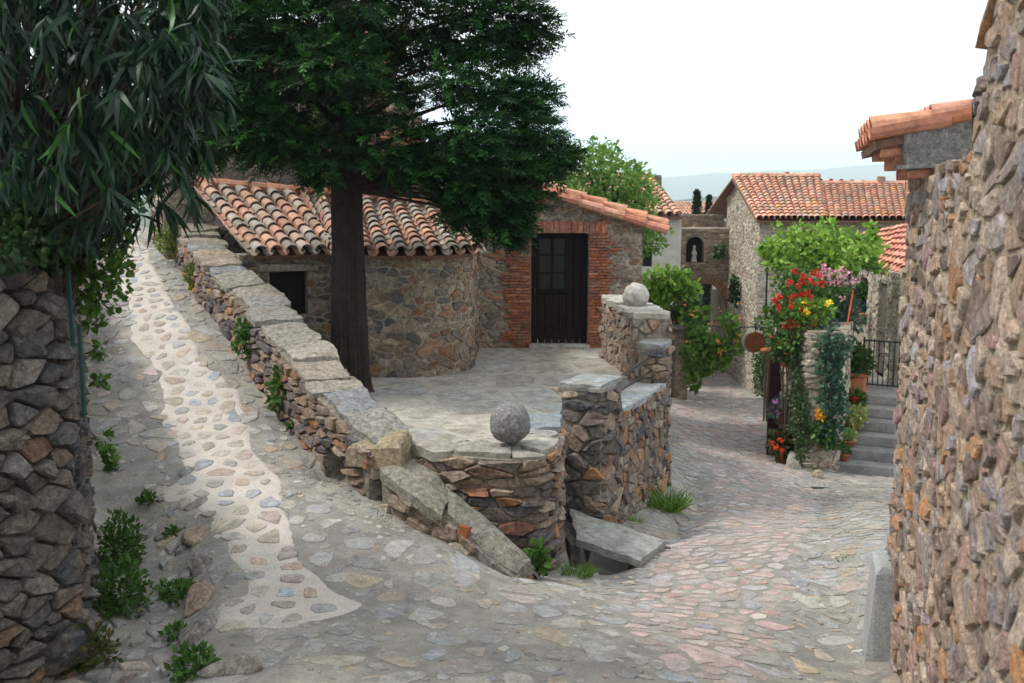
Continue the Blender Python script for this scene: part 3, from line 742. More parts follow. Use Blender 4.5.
# rounded retaining wall carrying the dark ball
BW = [(-.95,9.1),(-.7,8.85),(-.35,8.68),(0,8.6),(.24,8.68),(.38,8.95),(.46,9.5),(.5,10.35)]
t = thing('retaining_wall', 'rounded rubble retaining wall at the tip of the terrace, below the dark stone ball', 'wall', (0,8.9,-3.3))
mb = MB(); bp = Path(BW); wall(mb, BW, ground_fn(bp,.1,.4), -2.27, .42, cs=.24, ct=.08, bulge=.05, gap=.008, pal=PAL_BROWN, seed=41, rough=1.4); mb.build('masonry','stone',t)
mb = MB(); slabs(mb, bp, lambda s:-2.25, -.21, .42, .35, .7, .06, PAL_FLAG+[((.45,.43,.39),1)], 9, over=.0, jit=.05, s1=bp.L-.7); slabs(mb, bp, lambda s:-2.22, -.21, .42, .8, .9, .06, [((.20,.26,.31),1)], 3, over=.03, jit=.02, s0=bp.L-.7); mb.build('coping','flag',t)
def ball(name, c, r, m, label, seed):
    import bmesh
    bm = bmesh.new(); bmesh.ops.create_icosphere(bm, subdivisions=5, radius=r)
    for v in bm.verts:
        n_ = v.co.normalized(); d = mn.noise(n_*2.2+Vector((seed,0,0)))*.06+mn.noise(n_*9+Vector((seed,5,0)))*.022+mn.noise(n_*24)*.012
        v.co += n_*d*r*1.3
    me = bpy.data.meshes.new(name); bm.to_mesh(me); bm.free(); me.materials.append(M[m]); me.polygons.foreach_set('use_smooth',[True]*len(me.polygons))
    o = bpy.data.objects.new(name, me); C.objects.link(o); o.location = c; return tag(o, label, 'stone ball', 'stone balls on the walls')
ball('stone_ball', at(510,423,8.95), .187, 'granite', 'dark speckled granite ball on the rounded wall, nearest to the viewer', 2)
ball('stone_ball', at(636,296,14.55), .19, 'pgranite', 'pale rough stone ball on the wall beside the small brick-framed door', 9)

def rough_slab(mb, c4, th, col, n_=14, seed=0, amp=1.0):
    vs = []; fs = []; W = n_+1; c4 = [Vector(c) for c in c4]
    for lay in (0,1):
        for j in range(W):
            for i in range(W):
                a, b = i/n_, j/n_
                ja = .05*mn.noise((b*3,seed,0 if a < .5 else 7))*(abs(2*a-1)**4); jb = .05*mn.noise((a*3,seed,3 if b < .5 else 9))*(abs(2*b-1)**4)
                a2, b2 = a+ja*amp, b+jb*amp
                p = c4[0].lerp(c4[1],a2).lerp(c4[3].lerp(c4[2],a2),b2); e = max(abs(2*a-1),abs(2*b-1))
                p = p+Vector((0,0,(.018*mn.noise((p.x*5,p.y*5,seed))+.008*mn.noise((p.x*16,p.y*16,seed)))*amp-(.01 if e > .99 else 0)-(th if lay else 0)))
                vs.append(p)
    N_ = W*W
    for j in range(n_):
        for i in range(n_): q = j*W+i; fs.append((q,q+1,q+W+1,q+W)); fs.append((N_+q,N_+q+W,N_+q+W+1,N_+q+1))
    for i in range(n_):
        fs.append((i+1,i,N_+i,N_+i+1)); q = n_*W+i; fs.append((q,q+1,N_+q+1,N_+q)); q = i*W; fs.append((q,q+W,N_+q+W,N_+q)); q = i*W+n_; fs.append((q+W,q,N_+q,N_+q+W))
    mb.add(vs, fs, col)
def loop(pts): return list(pts)+[pts[0]]
def pillar(name, label, pts, z0, z1, capz, seed, pal, cs=.26, ct=.12):
    cxp = sum(p[0] for p in pts)/len(pts); cyp = sum(p[1] for p in pts)/len(pts)
    t = thing(name, label, 'pillar', (cxp,cyp,z0)); mb = MB()
    wall(mb, loop(pts), z0, z1, .12, cs=cs, ct=ct, bulge=.05, gap=.008, pal=pal, seed=seed, endf=False, rough=1.3); mb.build('masonry','stone',t)
    mb = MB()
    for lay, (k_, zz, cc) in enumerate(((1.06,capz-.075,(.2,.19,.18)),(1.12,capz-.035,(.24,.235,.22)),(1.10,capz,(.25,.27,.28)))):
        rough_slab(mb, [(cxp+(p[0]-cxp)*k_+.03*mn.noise((p[0]*9,lay*3,seed)), cyp+(p[1]-cyp)*k_, zz) for p in pts], .04, cc, 12, seed+lay)
    mb.build('coping','flag',t); return t
pillar('stone_pillar', 'squat layered schist pillar with blue-grey slab on top, beside the rounded wall', [(.54,10.62),(.95,10.46),(1.2,11.0),(.8,11.16)], -3.85, -2.0, -1.93, 51, PAL_DARK+PAL_BROWN)
pillar('stone_pillar', 'farther small pillar with a tilted slab cap, in front of the pale stone ball', [(1.66,12.98),(1.98,12.84),(2.12,13.3),(1.8,13.42)], -4.2, -1.9, -1.83, 52, PAL_BROWN, .2,.1)
SWF = [(.98,10.55),(1.97,12.78)]
t = thing('street_wall', 'rubble wall dropping to the street between the two slab-capped pillars', 'wall', (1.5,11.7,-3.8))
mb = MB(); sp = Path(SWF); wall(mb, SWF, ground_fn(sp,.1,.4), -2.38, .36, cs=.15, ct=.10, bulge=.035, gap=.008, pal=PAL_BROWN+[((.36,.31,.24),2)], seed=43, both=2); mb.build('masonry','stone',t)
mb = MB(); slabs(mb, sp, lambda s:-2.36, -.18, .34, .7, 1.1, .05, [((.27,.32,.35),2),((.32,.34,.34),1)], 4, over=.02); mb.build('coping','flag',t)
t = thing('handrail', 'two thin rusty rods linking the two slab-capped pillars', 'railing', (1.4,11.8,-2.3))
for z_ in (-2.02,-2.2):
    mb = MB(); mb.tube([(1.05,11.05,z_-.03),(1.5,12.1,z_),(1.9,13.05,z_+.02)], .011, 6); mb.build('rail','iron',t)
BF = [(1.45,15.9),(1.5,15.55),(1.68,14.1),(1.66,13.3)]
t = thing('parapet_wall', 'pale rubble parapet carrying the pale stone ball', 'wall', (1.8,14.8,-2.5))
mb = MB(); wall(mb, BF, -4.6, -1.56, .45, cs=.18, ct=.10, bulge=.03, pal=PAL_TAN, seed=44, tmin=-2.6, both=True); mb.build('masonry','stone',t)
mb = MB(); slabs(mb, Path(BF), lambda s:-1.53, -.22, .45, .5, .8, .06, [((.42,.39,.34),1),((.36,.35,.32),1)], 4); mb.build('coping','flag',t)

# slab over the drain, kerb stone, boulders
mb = MB(); q = [at(558,508,10.45),at(600,507,10.5),at(666,540,9.9),at(640,560,9.15),at(576,537,9.55)]
rough_slab(mb, [q[4],q[3],q[2],q[0].lerp(q[1],.3)], .075, (.30,.305,.285), 22, 5)
tag(mb.build('drain_slab','flag',origin=q[4]), 'wide grey-green slab bridging the dark drain opening at the pillar foot', 'slab')
mb = MB(); a, b, c = at(576,537,9.6), at(640,560,9.2), at(560,509,10.4); c2 = at(666,540,9.95)
for p1_, p2_ in ((c,a),(c2,b)):
    m_ = (p1_+p2_)/2; mb.box((m_.x, m_.y, m_.z-.3), ((p2_-p1_).length, .1, .42), math.atan2(p2_.y-p1_.y, p2_.x-p1_.x), (.13,.12,.11), .01)
mb.build('drain_walls','stone',kind='structure')
def rock(name, c, size, label, cat, seed, col=(.3,.28,.25), m='stone', group=None):
    import bmesh
    bm = bmesh.new(); bmesh.ops.create_icosphere(bm, subdivisions=4, radius=1)
    R = random.Random(seed); pl = [(Vector((R.gauss(0,1),R.gauss(0,1),R.gauss(0,1))).normalized(), R.uniform(.45,.8)) for _ in range(9)]
    for v in bm.verts:
        p = v.co.copy()
        for n_, d in pl:
            k_ = p.dot(n_)-d
            if k_ > 0: p -= n_*k_*.9
        p += p.normalized()*(mn.noise(p*3+Vector((seed,0,0)))*.06+mn.noise(p*8)*.03); v.co = Vector((p.x*size[0], p.y*size[1], p.z*size[2]))
    mb = MB(); bm.verts.index_update(); mb.add([v.co+Vector(c) for v in bm.verts], [[v.index for v in f.verts] for f in bm.faces], col); bm.free()
    return tag(mb.build(name, m, origin=c, smooth=True), label, cat, group)
mb = MB(); q = gnd(879,652); mb.box((q.x+.02, q.y+.05, q.z+.30), (.19,.42,.78), -.22, (.3,.3,.3), .026, rx=0, ry=.04)
tag(mb.build('guard_stone','greystone',origin=(q.x,q.y,q.z)), 'upright pale grey guard stone leaning on the foot of the big right-hand wall', 'stone')
q = gnd(230,672); rock('boulder', q+Vector((.0,.0,.02)), (.19,.12,.1), 'smooth tan boulder at the bottom edge, left of the cobbles', 'boulder', 4, (.33,.30,.26))
EDGE = [gnd(*a) for a in [(196,470),(200,500),(204,530),(207,562),(205,598),(203,630)]]
for i, q in enumerate(EDGE):
    q.z = H(q.x+.25,q.y)
    rock('edging_stone', (q.x-.04, q.y, q.z-.06), (.13,.22,.12), 'rough edging stone between pale path and weedy ditch, '+['farthest of the row','second from the far end','third from the far end','third from the near end','second from the near end','nearest of the row'][i], 'stone', 20+i, rnd.choice([(.28,.26,.24),(.33,.25,.19),(.24,.24,.25)]), group='edging stones along the ditch')
LOOSE = [(120,470,.07),(160,500,.06),(132,545,.06),(165,585,.08),(140,610,.07),(178,545,.07),(115,600,.06),(160,640,.06)]
for i, (u, v, r) in enumerate(LOOSE):
    q = gnd(u, v); rock('loose_stone', (q.x,q.y,q.z+r*.05), (r*.8,r*.6,r*.35), 'small angular stone lying in the ditch, '+['highest up the path beside the left wall','beside the highest edging stone','left of the upper leafy weed','between the broad weed clump and the edging','right at the foot of the broad weed clump','just above the sprawling weed','against the left wall below the leafy weed','lowest one, near the bottom left'][i], 'stone', 60+i, rnd.choice([(.3,.28,.26),(.22,.22,.24),(.33,.24,.18)]), group='loose stones in the ditch')
mb = MB(); q = gnd(816,488); mb.box((q.x,q.y+.12,q.z-.0),(.5,.26,.05),.1,(.33,.32,.29),.01)
tag(mb.build('drain_lintel','stone',origin=q), 'small flat slab over the round drain hole in front of the steps', 'slab')
mb = MB(); mb.box((q.x+.02,q.y-.02,q.z-.03),(.18,.04,.09),.1,(.012,.012,.012)); mb.build('drain_shade_block','dark',kind='structure')  # solid near-black block standing in for the shade inside the drain

# ------------------------------------------------------------------ near left wall
LF = [(-3.95,3.6),(-3.4,4.7),(-2.95,5.45),(-2.74,5.98),(-2.84,6.2),(-3.75,8.4),(-4.6,10.3),(-5.7,12.8),(-7.3,16.5)]
lfp = Path(LF); LZ = [-.33,-.30,-.30,-.38,-.5,-1.0,-1.1,-.8,-.2]
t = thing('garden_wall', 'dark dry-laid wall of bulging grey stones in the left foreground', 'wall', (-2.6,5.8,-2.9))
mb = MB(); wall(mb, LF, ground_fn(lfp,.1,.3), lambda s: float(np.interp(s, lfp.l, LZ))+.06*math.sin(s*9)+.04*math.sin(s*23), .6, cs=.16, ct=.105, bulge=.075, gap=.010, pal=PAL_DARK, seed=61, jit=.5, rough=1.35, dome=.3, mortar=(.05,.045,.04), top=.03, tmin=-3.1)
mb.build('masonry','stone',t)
mb = MB(); q = at(72,330,5.95); mb.box((q.x+.0,q.y,q.z+.13),(.02,.02,.46),0,(.1,.1,.1)); mb.box((q.x+.03,q.y+.03,q.z-.25),(.022,.02,.55),0,(.1,.1,.1))
tag(mb.build('drainpipe','teal',origin=q), 'narrow teal metal strip fixed upright on the corner of the left wall', 'pipe')

# ------------------------------------------------------------------ right-hand house
RF = [(5.2,7.95),(2.85,7.25),(2.57,6.1),(2.27,5.0),(2.0,3.8),(1.80,2.5),(2.1,.4)]
def rz1(s):
    q = rfp.pos(s)
    if q.x > 2.8 or q.y > 5.05: return .22
    if q.y > 4.72: return .34+(5.05-q.y)/.33*.6
    return .95+(4.72-q.y)*.8
rfp = Path(RF)
t = thing('stone_house', 'rough stone house wall closing the right edge, with a tiled eave jutting over the street', 'house', (2.6,6,-3.3))
mb = MB(); wall(mb, RF, ground_fn(rfp,.1,.4), rz1, .5, cs=.18, ct=.12, bulge=.024, gap=.026, pal=PAL_WARM, seed=71, jit=.5, mortar=(.37,.30,.22), sink=.012, step=.08, tmin=-3.7, rough=1.5, endf=False); mb.build('wall','stonew',t)
mb = MB()
# roof slopes up away from the street
EL_, ER_ = Vector((2.27,6.38,.40)), Vector((2.54,7.42,.38)); TL_, TR_ = Vector((3.3,6.12,.62)), Vector((3.55,7.12,.62))
tile_roof(mb, EL_, ER_, TL_, TR_, 5, 3, pal=PAL_TILEN, seed=3, r=.085, lift=.03)
mb.build('roof','tile',t, smooth=False)
mb = MB()
for k_, (o_, zz) in enumerate(((.05,.35),(.14,.285),(.23,.22))):
    p0 = EL_+Vector((o_,-.0,0)); p1 = ER_+Vector((o_,-.1,0)); d = p1-p0; a_ = math.atan2(d.y,d.x); m_ = (p0+p1)/2
    mb.box((m_.x+.22,m_.y,zz+.02),(d.length,.5,.02),a_,(.36,.13,.08),.003)
    nn = 5
    for i in range(nn):
        c = p0.lerp(p1,(i+.5)/nn); pts = [(c.x,c.y,zz-.028),(c.x+.34,c.y-.09,zz-.028)]
        mb.tube(pts,[.048,.042],8,pick(PAL_TILEN))
mb.build('cornice','tile',t)
mb = MB(); mb.box((2.76,6.34,.37),(.62,.16,.26),-.22,(.085,.083,.08),.02,ry=-.16); mb.box((2.74,6.30,.225),(.66,.14,.025),-.22,(.42,.15,.08),.004,ry=-.05); mb.build('gable_stone','granite',t)
mb = MB(); mb.box((3.6,6.9,-.5),(1.4,.9,1.9),-.22,(.2,.2,.2)); mb.box((3.25,6.4,.30),(1.2,.12,.5),-.22,(.22,.18,.14),.01); mb.build('gable','stone',t)

# ------------------------------------------------------------------ bakehouse with rounded end
cxA, cyA, rA = -1.62, 15.1, 1.03
AP = [(-3.8,13.95),(-2.5,14.62)]+[(cxA+rA*math.cos(math.radians(a)), cyA+rA*math.sin(math.radians(a))) for a in range(212,375,9)]+[(-.56,16.95)]
ap = Path(AP)
t = thing('bakehouse', 'low stone outbuilding with a rounded end and mottled barrel-tile roof', 'outbuilding', (-2.2,15,TERR))
w0 = ap.L*0; S0 = (Vector((at(270,300,14.15).x, 14.15))-Vector(AP[0])).length; S1 = (Vector((at(308,300,14.4).x, 14.4))-Vector(AP[0])).length
mb = MB(); wall(mb, AP, -2.75, -.74, .35, [(S0,S1,-1.62,lambda s:-1.0)], cs=.17, ct=.10, bulge=.022, gap=.018, pal=PAL_BROWN+[((.34,.28,.21),2),((.29,.17,.11),1)], seed=81, mortar=(.37,.31,.235), step=.15, reveal=.22, endf=False)
mb.box((*ap.P((S0+S1)/2,0,.0)[:2], -.94), (S1-S0+.3,.12,.1), math.atan2(AP[1][1]-AP[0][1],AP[1][0]-AP[0][0]), (.36,.31,.25), .01)
mb.build('wall','stone',t)
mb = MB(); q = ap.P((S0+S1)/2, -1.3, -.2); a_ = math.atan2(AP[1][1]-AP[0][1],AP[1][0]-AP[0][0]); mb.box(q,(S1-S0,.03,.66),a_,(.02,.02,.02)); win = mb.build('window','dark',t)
mb = MB(); q = ap.P(S1-.06, -1.3, -.14); mb.box(q,(.07,.05,.64),a_,(.05,.03,.02)); mb.build('shutter','wood',t); mb = MB(); q = ap.P(S0+.05, -1.3, -.14); mb.box(q,(.05,.05,.64),a_,(.05,.03,.02)); mb.build('shutter','wood',t)
SE = ap.L-2.2
def ec(u): return ap.P(.15+u*(SE-.15), -.73+.0*u, .2)
mb = MB(); TLb, TRb = at(197,186,15.55), at(462,209,16.75)
tile_roof(mb, ec(0), ec(1), TLb, TRb, 17, 10, pal=PAL_TILE, seed=5, ecurve=ec, r=.092, lift=.03); mb.build('roof','tile',t)
mb = MB(); n_ = 12
for i in range(n_):
    a, b = TLb.lerp(TRb,i/n_), TLb.lerp(TRb,(i+1.04)/n_); up = Vector((0,0,.08)); mb.tube([a+up,b+up],[.07,.06],8,pick(PAL_TILEN))
mb.build('ridge_tiles','tile',t)

# ------------------------------------------------------------------ house with the brick-framed door
t = thing('stone_cottage', 'little stone cottage with brick-framed dark door and orange verge tiles', 'house', (.4,17.2,TERR))
FW = [(-2.2,17),(2.2,17),(2.2,21.8)]; fwp = Path(FW)
DXa, DXb = at(531,290,17).x, at(588,290,17).x; dza, dzb = TERR, at(560,233,17).z
def roofz(x): return at(545,190,17).z - (x-at(545,190,17).x)*.317
mb = MB(); wall(mb, FW, -5.2, lambda s: roofz(min(2.2, s-2.2)) if s < 4.4 else roofz(2.2), .4, [(DXa+2.2,DXb+2.2,dza-.0,lambda s:dzb)], cs=.22, ct=.11, bulge=.028, gap=.03, pal=PAL_TAN+[((.30,.17,.10),2),((.2,.165,.13),2)], seed=91, mortar=(.41,.35,.28), step=.3, reveal=.2)
mb.add([Vector((-2.2,21.7,-3)),Vector((2.2,21.7,-3)),Vector((2.2,21.7,roofz(2.2))),Vector((-2.2,21.7,roofz(-2.2)))],[(0,1,2,3)],(.3,.25,.2)); mb.build('wall','stone',t)
mb = MB(); R = random.Random(4)
for side, x0, sgn in (('l',DXa,-1),('r',DXb,1)):
    z_ = dza
    while z_ < dzb-.01:
        hgt = .052; wdt = R.uniform(.2,.42)*(1.15 if sgn < 0 else 1); x = 0
        while x < wdt:
            bw = R.uniform(.12,.24); mb.box((x0+sgn*(x+bw/2), 16.985, z_+hgt/2), (bw-.012,.07,hgt-.012), 0, pick(PAL_BRICK,R), .002); x += bw
        z_ += hgt
x = DXa-.32
while x < DXb+.3:
    mb.box((x+.05,16.98,dzb+.10),(.094,.07,.2),0,tuple(k_*1.0+.05 for k_ in pick(PAL_BRICK,R)),.003); x += .1
mb.build('brick_surround','stone',t)
mb = MB(); zc = (dza+dzb)/2; npl = 8; dw = (DXb-DXa)/npl
for i in range(npl):
    if i < 1 or i > 4: mb.box((DXa+(i+.5)*dw,17.15,zc),(dw-.006,.04,dzb-dza),0,(.02,.02,.02))
    else: mb.box((DXa+(i+.5)*dw,17.15,dza+.46),(dw-.006,.04,.92),0,(.02,.02,.02)); 
mb.box(((DXa+DXb)/2,17.15,dzb-.05),(DXb-DXa,.045,.1),0,(.02,.02,.02)); mb.box((DXa+2.95*dw,17.14,dza+.97),(4.1*dw,.05,.07),0,(.02,.02,.02))
for i in (1,3,5): mb.box((DXa+i*dw,17.14,dzb-.52),(.045,.05,.95),0,(.02,.02,.02))
for i in (1,2): mb.box((DXa+3*dw,17.14,dza+.97+i*.31),(4*dw,.045,.035),0,(.02,.02,.02))
door = mb.build('door','wood',t)
mb = MB(); mb.box((DXa+3*dw,17.165,dzb-.52),(4*dw,.01,.95),0,(.02,.02,.02)); 
g_ = mb.build('window_pane','glass',t); g_.parent = door; 
mb = MB(); mb.box((DXa+.07,17.1,dza+.95),(.03,.05,.12),0,(.02,.02,.02)); g_ = mb.build('handle','iron',t); g_.parent = door
mb = MB(); mb.box(((DXa+DXb)/2,17.0,TERR+.03),(DXb-DXa+.06,.3,.07),0,(.42,.40,.36),.003); mb.build('threshold','stone',t)
mb = MB(); ex = 2.58
tile_roof(mb, (ex,16.85,roofz(ex)+.03),(ex,21.9,roofz(ex)+.03),(-2.2,16.85,roofz(-2.2)+.03),(-2.2,21.9,roofz(-2.2)+.03), 18, 14, pal=PAL_TILEN, seed=9, r=.1, lift=.03); mb.build('roof','tile',t)
mb = MB(); n_ = 13
for i in range(n_):                       # two courses of cover tiles down the verge
    for o_, zz in ((0,.0),(-.06,-.085)):
        a = Vector((2.60-i*.37,16.83+o_,0)); b = Vector((2.60-(i+1.05)*.37,16.83+o_,0)); a.z = roofz(a.x)+.075+zz; b.z = roofz(b.x)+.055+zz; mb.tube([a,b],[.082,.066],8,pick(PAL_TILEN,R))
mb.build('verge_tiles','tile',t)

# ------------------------------------------------------------------ taller house behind the conifer
t = thing('tall_house', 'taller rubble house rising behind the conifer and the mottled bakehouse roof', 'house', (-3.8,17,-2.5))
mb = MB(); TH = [(-6.2,21),(-5.45,15.75),(-2.1,16.75),(-2.1,22)]
wall(mb, TH, -3, 1.9, .4, cs=.3, ct=.17, bulge=.03, gap=.02, pal=PAL_TAN, mortar=(.30,.25,.2), seed=95, tmin=-1.2, step=1); mb.box((-4,21.5,0),(4.2,.3,3.7),0,(.3,.25,.2)); mb.build('wall','stone',t)
mb = MB(); tile_roof(mb, (-5.75,15.45,1.95),(-1.9,16.5,1.95),(-6.1,19.6,3.3),(-1.95,20.2,3.3), 14, 12, pal=PAL_TILEF, seed=6, chan=False, r=.11); mb.build('roof','tile',t)

# ------------------------------------------------------------------ pale plastered house
t = thing('plaster_house', 'pale plastered house with red tiled roof, half hidden by the bright green tree', 'house', (3.6,31,-5.4))
PH = [(1.2,30),(at(681,250,30).x,30),(at(681,250,30).x-.1,37)]
mb = MB(); php = Path(PH); wx = at(645,256,30).x
masonry(mb, php, lambda s:-6.5, lambda s:-.42, .4, [(wx-.2-1.2,wx+.22-1.2,-1.95,lambda s:-1.4)], (.3,.3,.3), .15); mb.box((3,36.8,-3),(4,.3,5.5),0); mb.build('wall','plaster',t)
mb = MB(); mb.box((wx,30.14,-1.67),(.44,.03,.6)); mb.build('window','dark',t)
mb = MB(); tile_roof(mb, (.6,29.75,-.45),(at(683,216,29.75).x,29.75,-.45),(.6,34,.85),(at(651,173,34).x,34,.85), 17, 14, pal=PAL_TILEF, seed=16, chan=False, r=.12); tile_roof(mb,(.6,38.2,-.45),(5.2,38.2,-.45),(.6,34.05,.85),(at(651,173,34).x,34.05,.85),17,10,pal=PAL_TILEF,seed=17,chan=False,r=.12); mb.build('roof','tile',t)
mb = MB(); q = at(656,184,33.3); mb.box((q.x,q.y,q.z-.2),(.34,.34,1.0),0,(.16,.13,.12),.01); mb.build('chimney','stone',t)

# ------------------------------------------------------------------ gate building with arch and niche
GXa, GXb = at(680,300,34).x, 7.5
t = thing('gatehouse', 'stone gatehouse with a brick arch over the street and a small niche above', 'gatehouse', (6.7,35,-6))
GF = [(GXa,34),(GXb,34)]; gp = Path(GF)
ax0, ax1 = at(684,320,34).x-GXa, at(724,320,34).x-GXa; spz = -3.45; crz = -2.78
def archz(s): k_ = max(-1,min(1,(s-(ax0+ax1)/2)/((ax1-ax0)/2))); return spz+(crz-spz)*math.sqrt(max(0,1-k_*k_))
n0, n1 = at(686,250,34).x-GXa, at(704,250,34).x-GXa; nzb, nzs = at(690,263,34).z, at(690,245,34).z
def nichez(s): k_ = max(-1,min(1,(s-(n0+n1)/2)/((n1-n0)/2))); return nzs+.28*math.sqrt(max(0,1-k_*k_))
mb = MB(); wall(mb, GF, -6.8, -.92, 2.6, [(ax0,ax1,-7,archz),(n0,n1,nzb,nichez)], cs=.21, ct=.09, bulge=.03, gap=.02, pal=PAL_TAN+[((.27,.2,.15),3),((.2,.16,.13),2)], mortar=(.36,.30,.235), seed=101, step=.5, reveal=.5, back=False, endf=False)
wall(mb, [(GXa,35.6),(GXb,35.6)], -1.5, -.47, .4, cs=.22, ct=.1, bulge=.03, gap=.02, pal=PAL_TAN+PAL_BROWN, mortar=(.33,.28,.22), seed=103, endf=False)
for sx_ in (GXa-.3, GXa+ax0-.03, GXa+ax1+.03, GXb): 
    pass
mb.box(((GXa+GXa+ax0)/2-.02,35.3,-5),(ax0-.02,2.5,3.6),0,(.2,.17,.14)); mb.box(((GXa+ax1+GXb)/2+.02,35.3,-5),(GXb-GXa-ax1-.06,2.5,3.6),0,(.25,.17,.125))
mb.build('wall','stone',t)
mb = MB(); R = random.Random(8)
for i in range(26):
    th_ = math.pi*(i+.5)/26; c_ = math.cos(th_); s_ = math.sin(th_); x = GXa+(ax0+ax1)/2+c_*((ax1-ax0)/2+.11); z_ = spz+s_*(crz-spz+.12)
    mb.box((x,33.97,z_),(.26,.14,.07),0,pick([((.33,.16,.10),1),((.28,.17,.12),1)],R),.004,ry=-math.atan2(s_*(ax1-ax0)/2, c_*(crz-spz)+1e-6)*1.0)
mb.build('arch_ring','stone',t)
mb = MB(); mb.box((GXa+(n0+n1)/2,34.45,-1.7),(.75,.06,1.1),0,(.02,.02,.02)); mb.build('niche','dark',t)  # near-black sheet painted as the shade at the niche back
q = Vector((GXa+(n0+n1)/2,34.15,nzb+.02)); mb = MB()
mb.lathe(q,[(.0,0),(.11,0),(.1,.05),(.075,.22),(.085,.33),(.06,.40),(.03,.43),(.045,.47),(.05,.52),(.03,.57),(0,.58)],12); mb.tube([q+Vector((-.07,0,.34)),q+Vector((-.06,-.08,.25)),q+Vector((.0,-.1,.28))],[.025,.022,.015],6); mb.tube([q+Vector((.07,0,.34)),q+Vector((.06,-.08,.25)),q+Vector((.0,-.1,.28))],[.025,.022,.015],6)
tag(mb.build('statuette','white',origin=q,smooth=True), 'tiny white robed statuette standing in the niche above the arch', 'statuette')
mb = MB(); wall(mb, [(4,41.5),(11,41.5)], -8, -5.3, .4, cs=.4, ct=.22, bulge=.03, pal=PAL_TAN, seed=105, endf=False)
tag(mb.build('garden_wall','stone',origin=(7,41.5,-6.5)), 'pale stone wall seen through the arch at the end of the street', 'wall')

# red roof strip behind the gate
t = thing('far_house', 'long low red roof just above the gatehouse, behind the two cypresses', 'house', (10,52,-7))
mb = MB(); x0, x1 = at(664,210,50).x, at(745,210,50).x
mb.box(((x0+x1)/2,54,-4.5),(x1-x0-.4,7,6.9),0,(.3,.25,.2)); mb.build('wall','tanplaster',t)
mb = MB(); tile_roof(mb,(x0,50,-.75),(x1,50,-.75),(x0,53.5,-.12),(x1,53.5,-.12),22,8,pal=PAL_TILEF,seed=18,chan=False,r=.11); mb.build('roof','tile',t)

# ------------------------------------------------------------------ big house on the right
t = thing('large_house', 'large pale stone house with long ochre-flecked tile roof at the street bend', 'house', (9,30,-5.4))
bx = at(757,300,28).x
BH = [(7.36,34.5),(7.33,33),(bx,28),(12.6,28),(12.6,33)]; bhp = Path(BH)
def bz(s):
    q = bhp.pos(s)
    return -.55 if q.x > bx+.02 and q.y < 28.1 else -.55+min(1,max(0,(q.y-28)/4.4))*1.15
g0 = (Vector((7.36,34.5))-Vector((7.33,33))).length; gl = (Vector((7.33,33))-Vector((bx,28))).length
sl = g0+gl*.36; f0 = g0+gl; wl = at(866,234,28).x-bx; wr = at(886,234,28).x-bx
mb = MB(); wall(mb, BH, -6.6, bz, .4, [(sl-.1,sl+.15,-1.35,lambda s:-.75),(f0+wl,f0+wr,-1.25,lambda s:-.72)], cs=.25, ct=.115, bulge=.016, gap=.03, pal=PAL_PALE+[((.33,.28,.22),1.5)], mortar=(.47,.42,.345), seed=111, reveal=.25, step=.5, endf=False)
mb.build('wall','stone',t)
for sm in (sl+.02, f0+(wl+wr)/2):
    mb = MB(); q = bhp.P(sm,-1.02,-.2); n_ = bhp.nrm(sm); mb.box(q,(.9,.03,.66) if sm > sl+1 else (.4,.03,.7),math.atan2(n_.y,n_.x)+math.pi/2,(.02,.02,.02)); mb.build('window','dark',t)
mb = MB(); e0, e1, e2 = at(757,220,27.6), at(826,220,27.6), at(911,222,27.6)
for e in (e0,e1,e2): e.z = -.52
r0, r1 = at(732,178,32.6), at(820,177,32.6); r0.z = r1.z = .74
tile_roof(mb, e0, e1, r0, r1, 12, 15, pal=PAL_TILEF, seed=21, chan=False, r=.105, lift=.02)
r2, r3 = at(817,184,32.2), at(906,184,32.2); r2.z = r3.z = .50
tile_roof(mb, e1-Vector((.1,0,0)), e2+Vector((.5,0,0)), r2, r3+Vector((.5,0,0)), 16, 15, pal=PAL_TILEF, seed=22, chan=False, r=.105, lift=.02)
tile_roof(mb, r0+Vector((0,4.6,-1.3)), r3+Vector((.5,4.6,-1.1)), r0+Vector((0,.06,0)), r3+Vector((.5,.06,0)), 18, 10, pal=PAL_TILEF, seed=23, chan=False, r=.105)
mb.build('roof','tile',t)
mb = MB()
for i in range(12): mb.tube([r0.lerp(r1,i/12)+Vector((0,0,.07)), r0.lerp(r1,(i+1.03)/12)+Vector((0,0,.07))],[.09,.08],8,pick(PAL_TILEF))
mb.build('ridge_tiles','tile',t); mb = MB()
for i in range(12): mb.tube([r2.lerp(r3,i/12)+Vector((0,0,.06)), r2.lerp(r3,(i+1.03)/12)+Vector((0,0,.06))],[.09,.08],8,pick(PAL_TILEF))
mb.build('ridge_tiles','tile',t)
mb = MB(); q = at(881,181,32.2); mb.box((q.x,q.y,q.z),(.22,.2,.3),0,(.3,.2,.15)); mb.build('chimney','stone',t); mb = MB(); q = at(787,176,32.6); mb.box((q.x,q.y,q.z+.02),(.12,.12,.22),0,(.3,.13,.1)); mb.build('chimney_pot','stone',t)
mb = MB(); q = at(906,178,31); mb.tube([q-Vector((0,0,1)),q+Vector((0,0,.35))],.015,5); mb.tube([q+Vector((-.12,0,.2)),q+Vector((.12,0,.2))],.01,5); mb.build('antenna','iron',t)

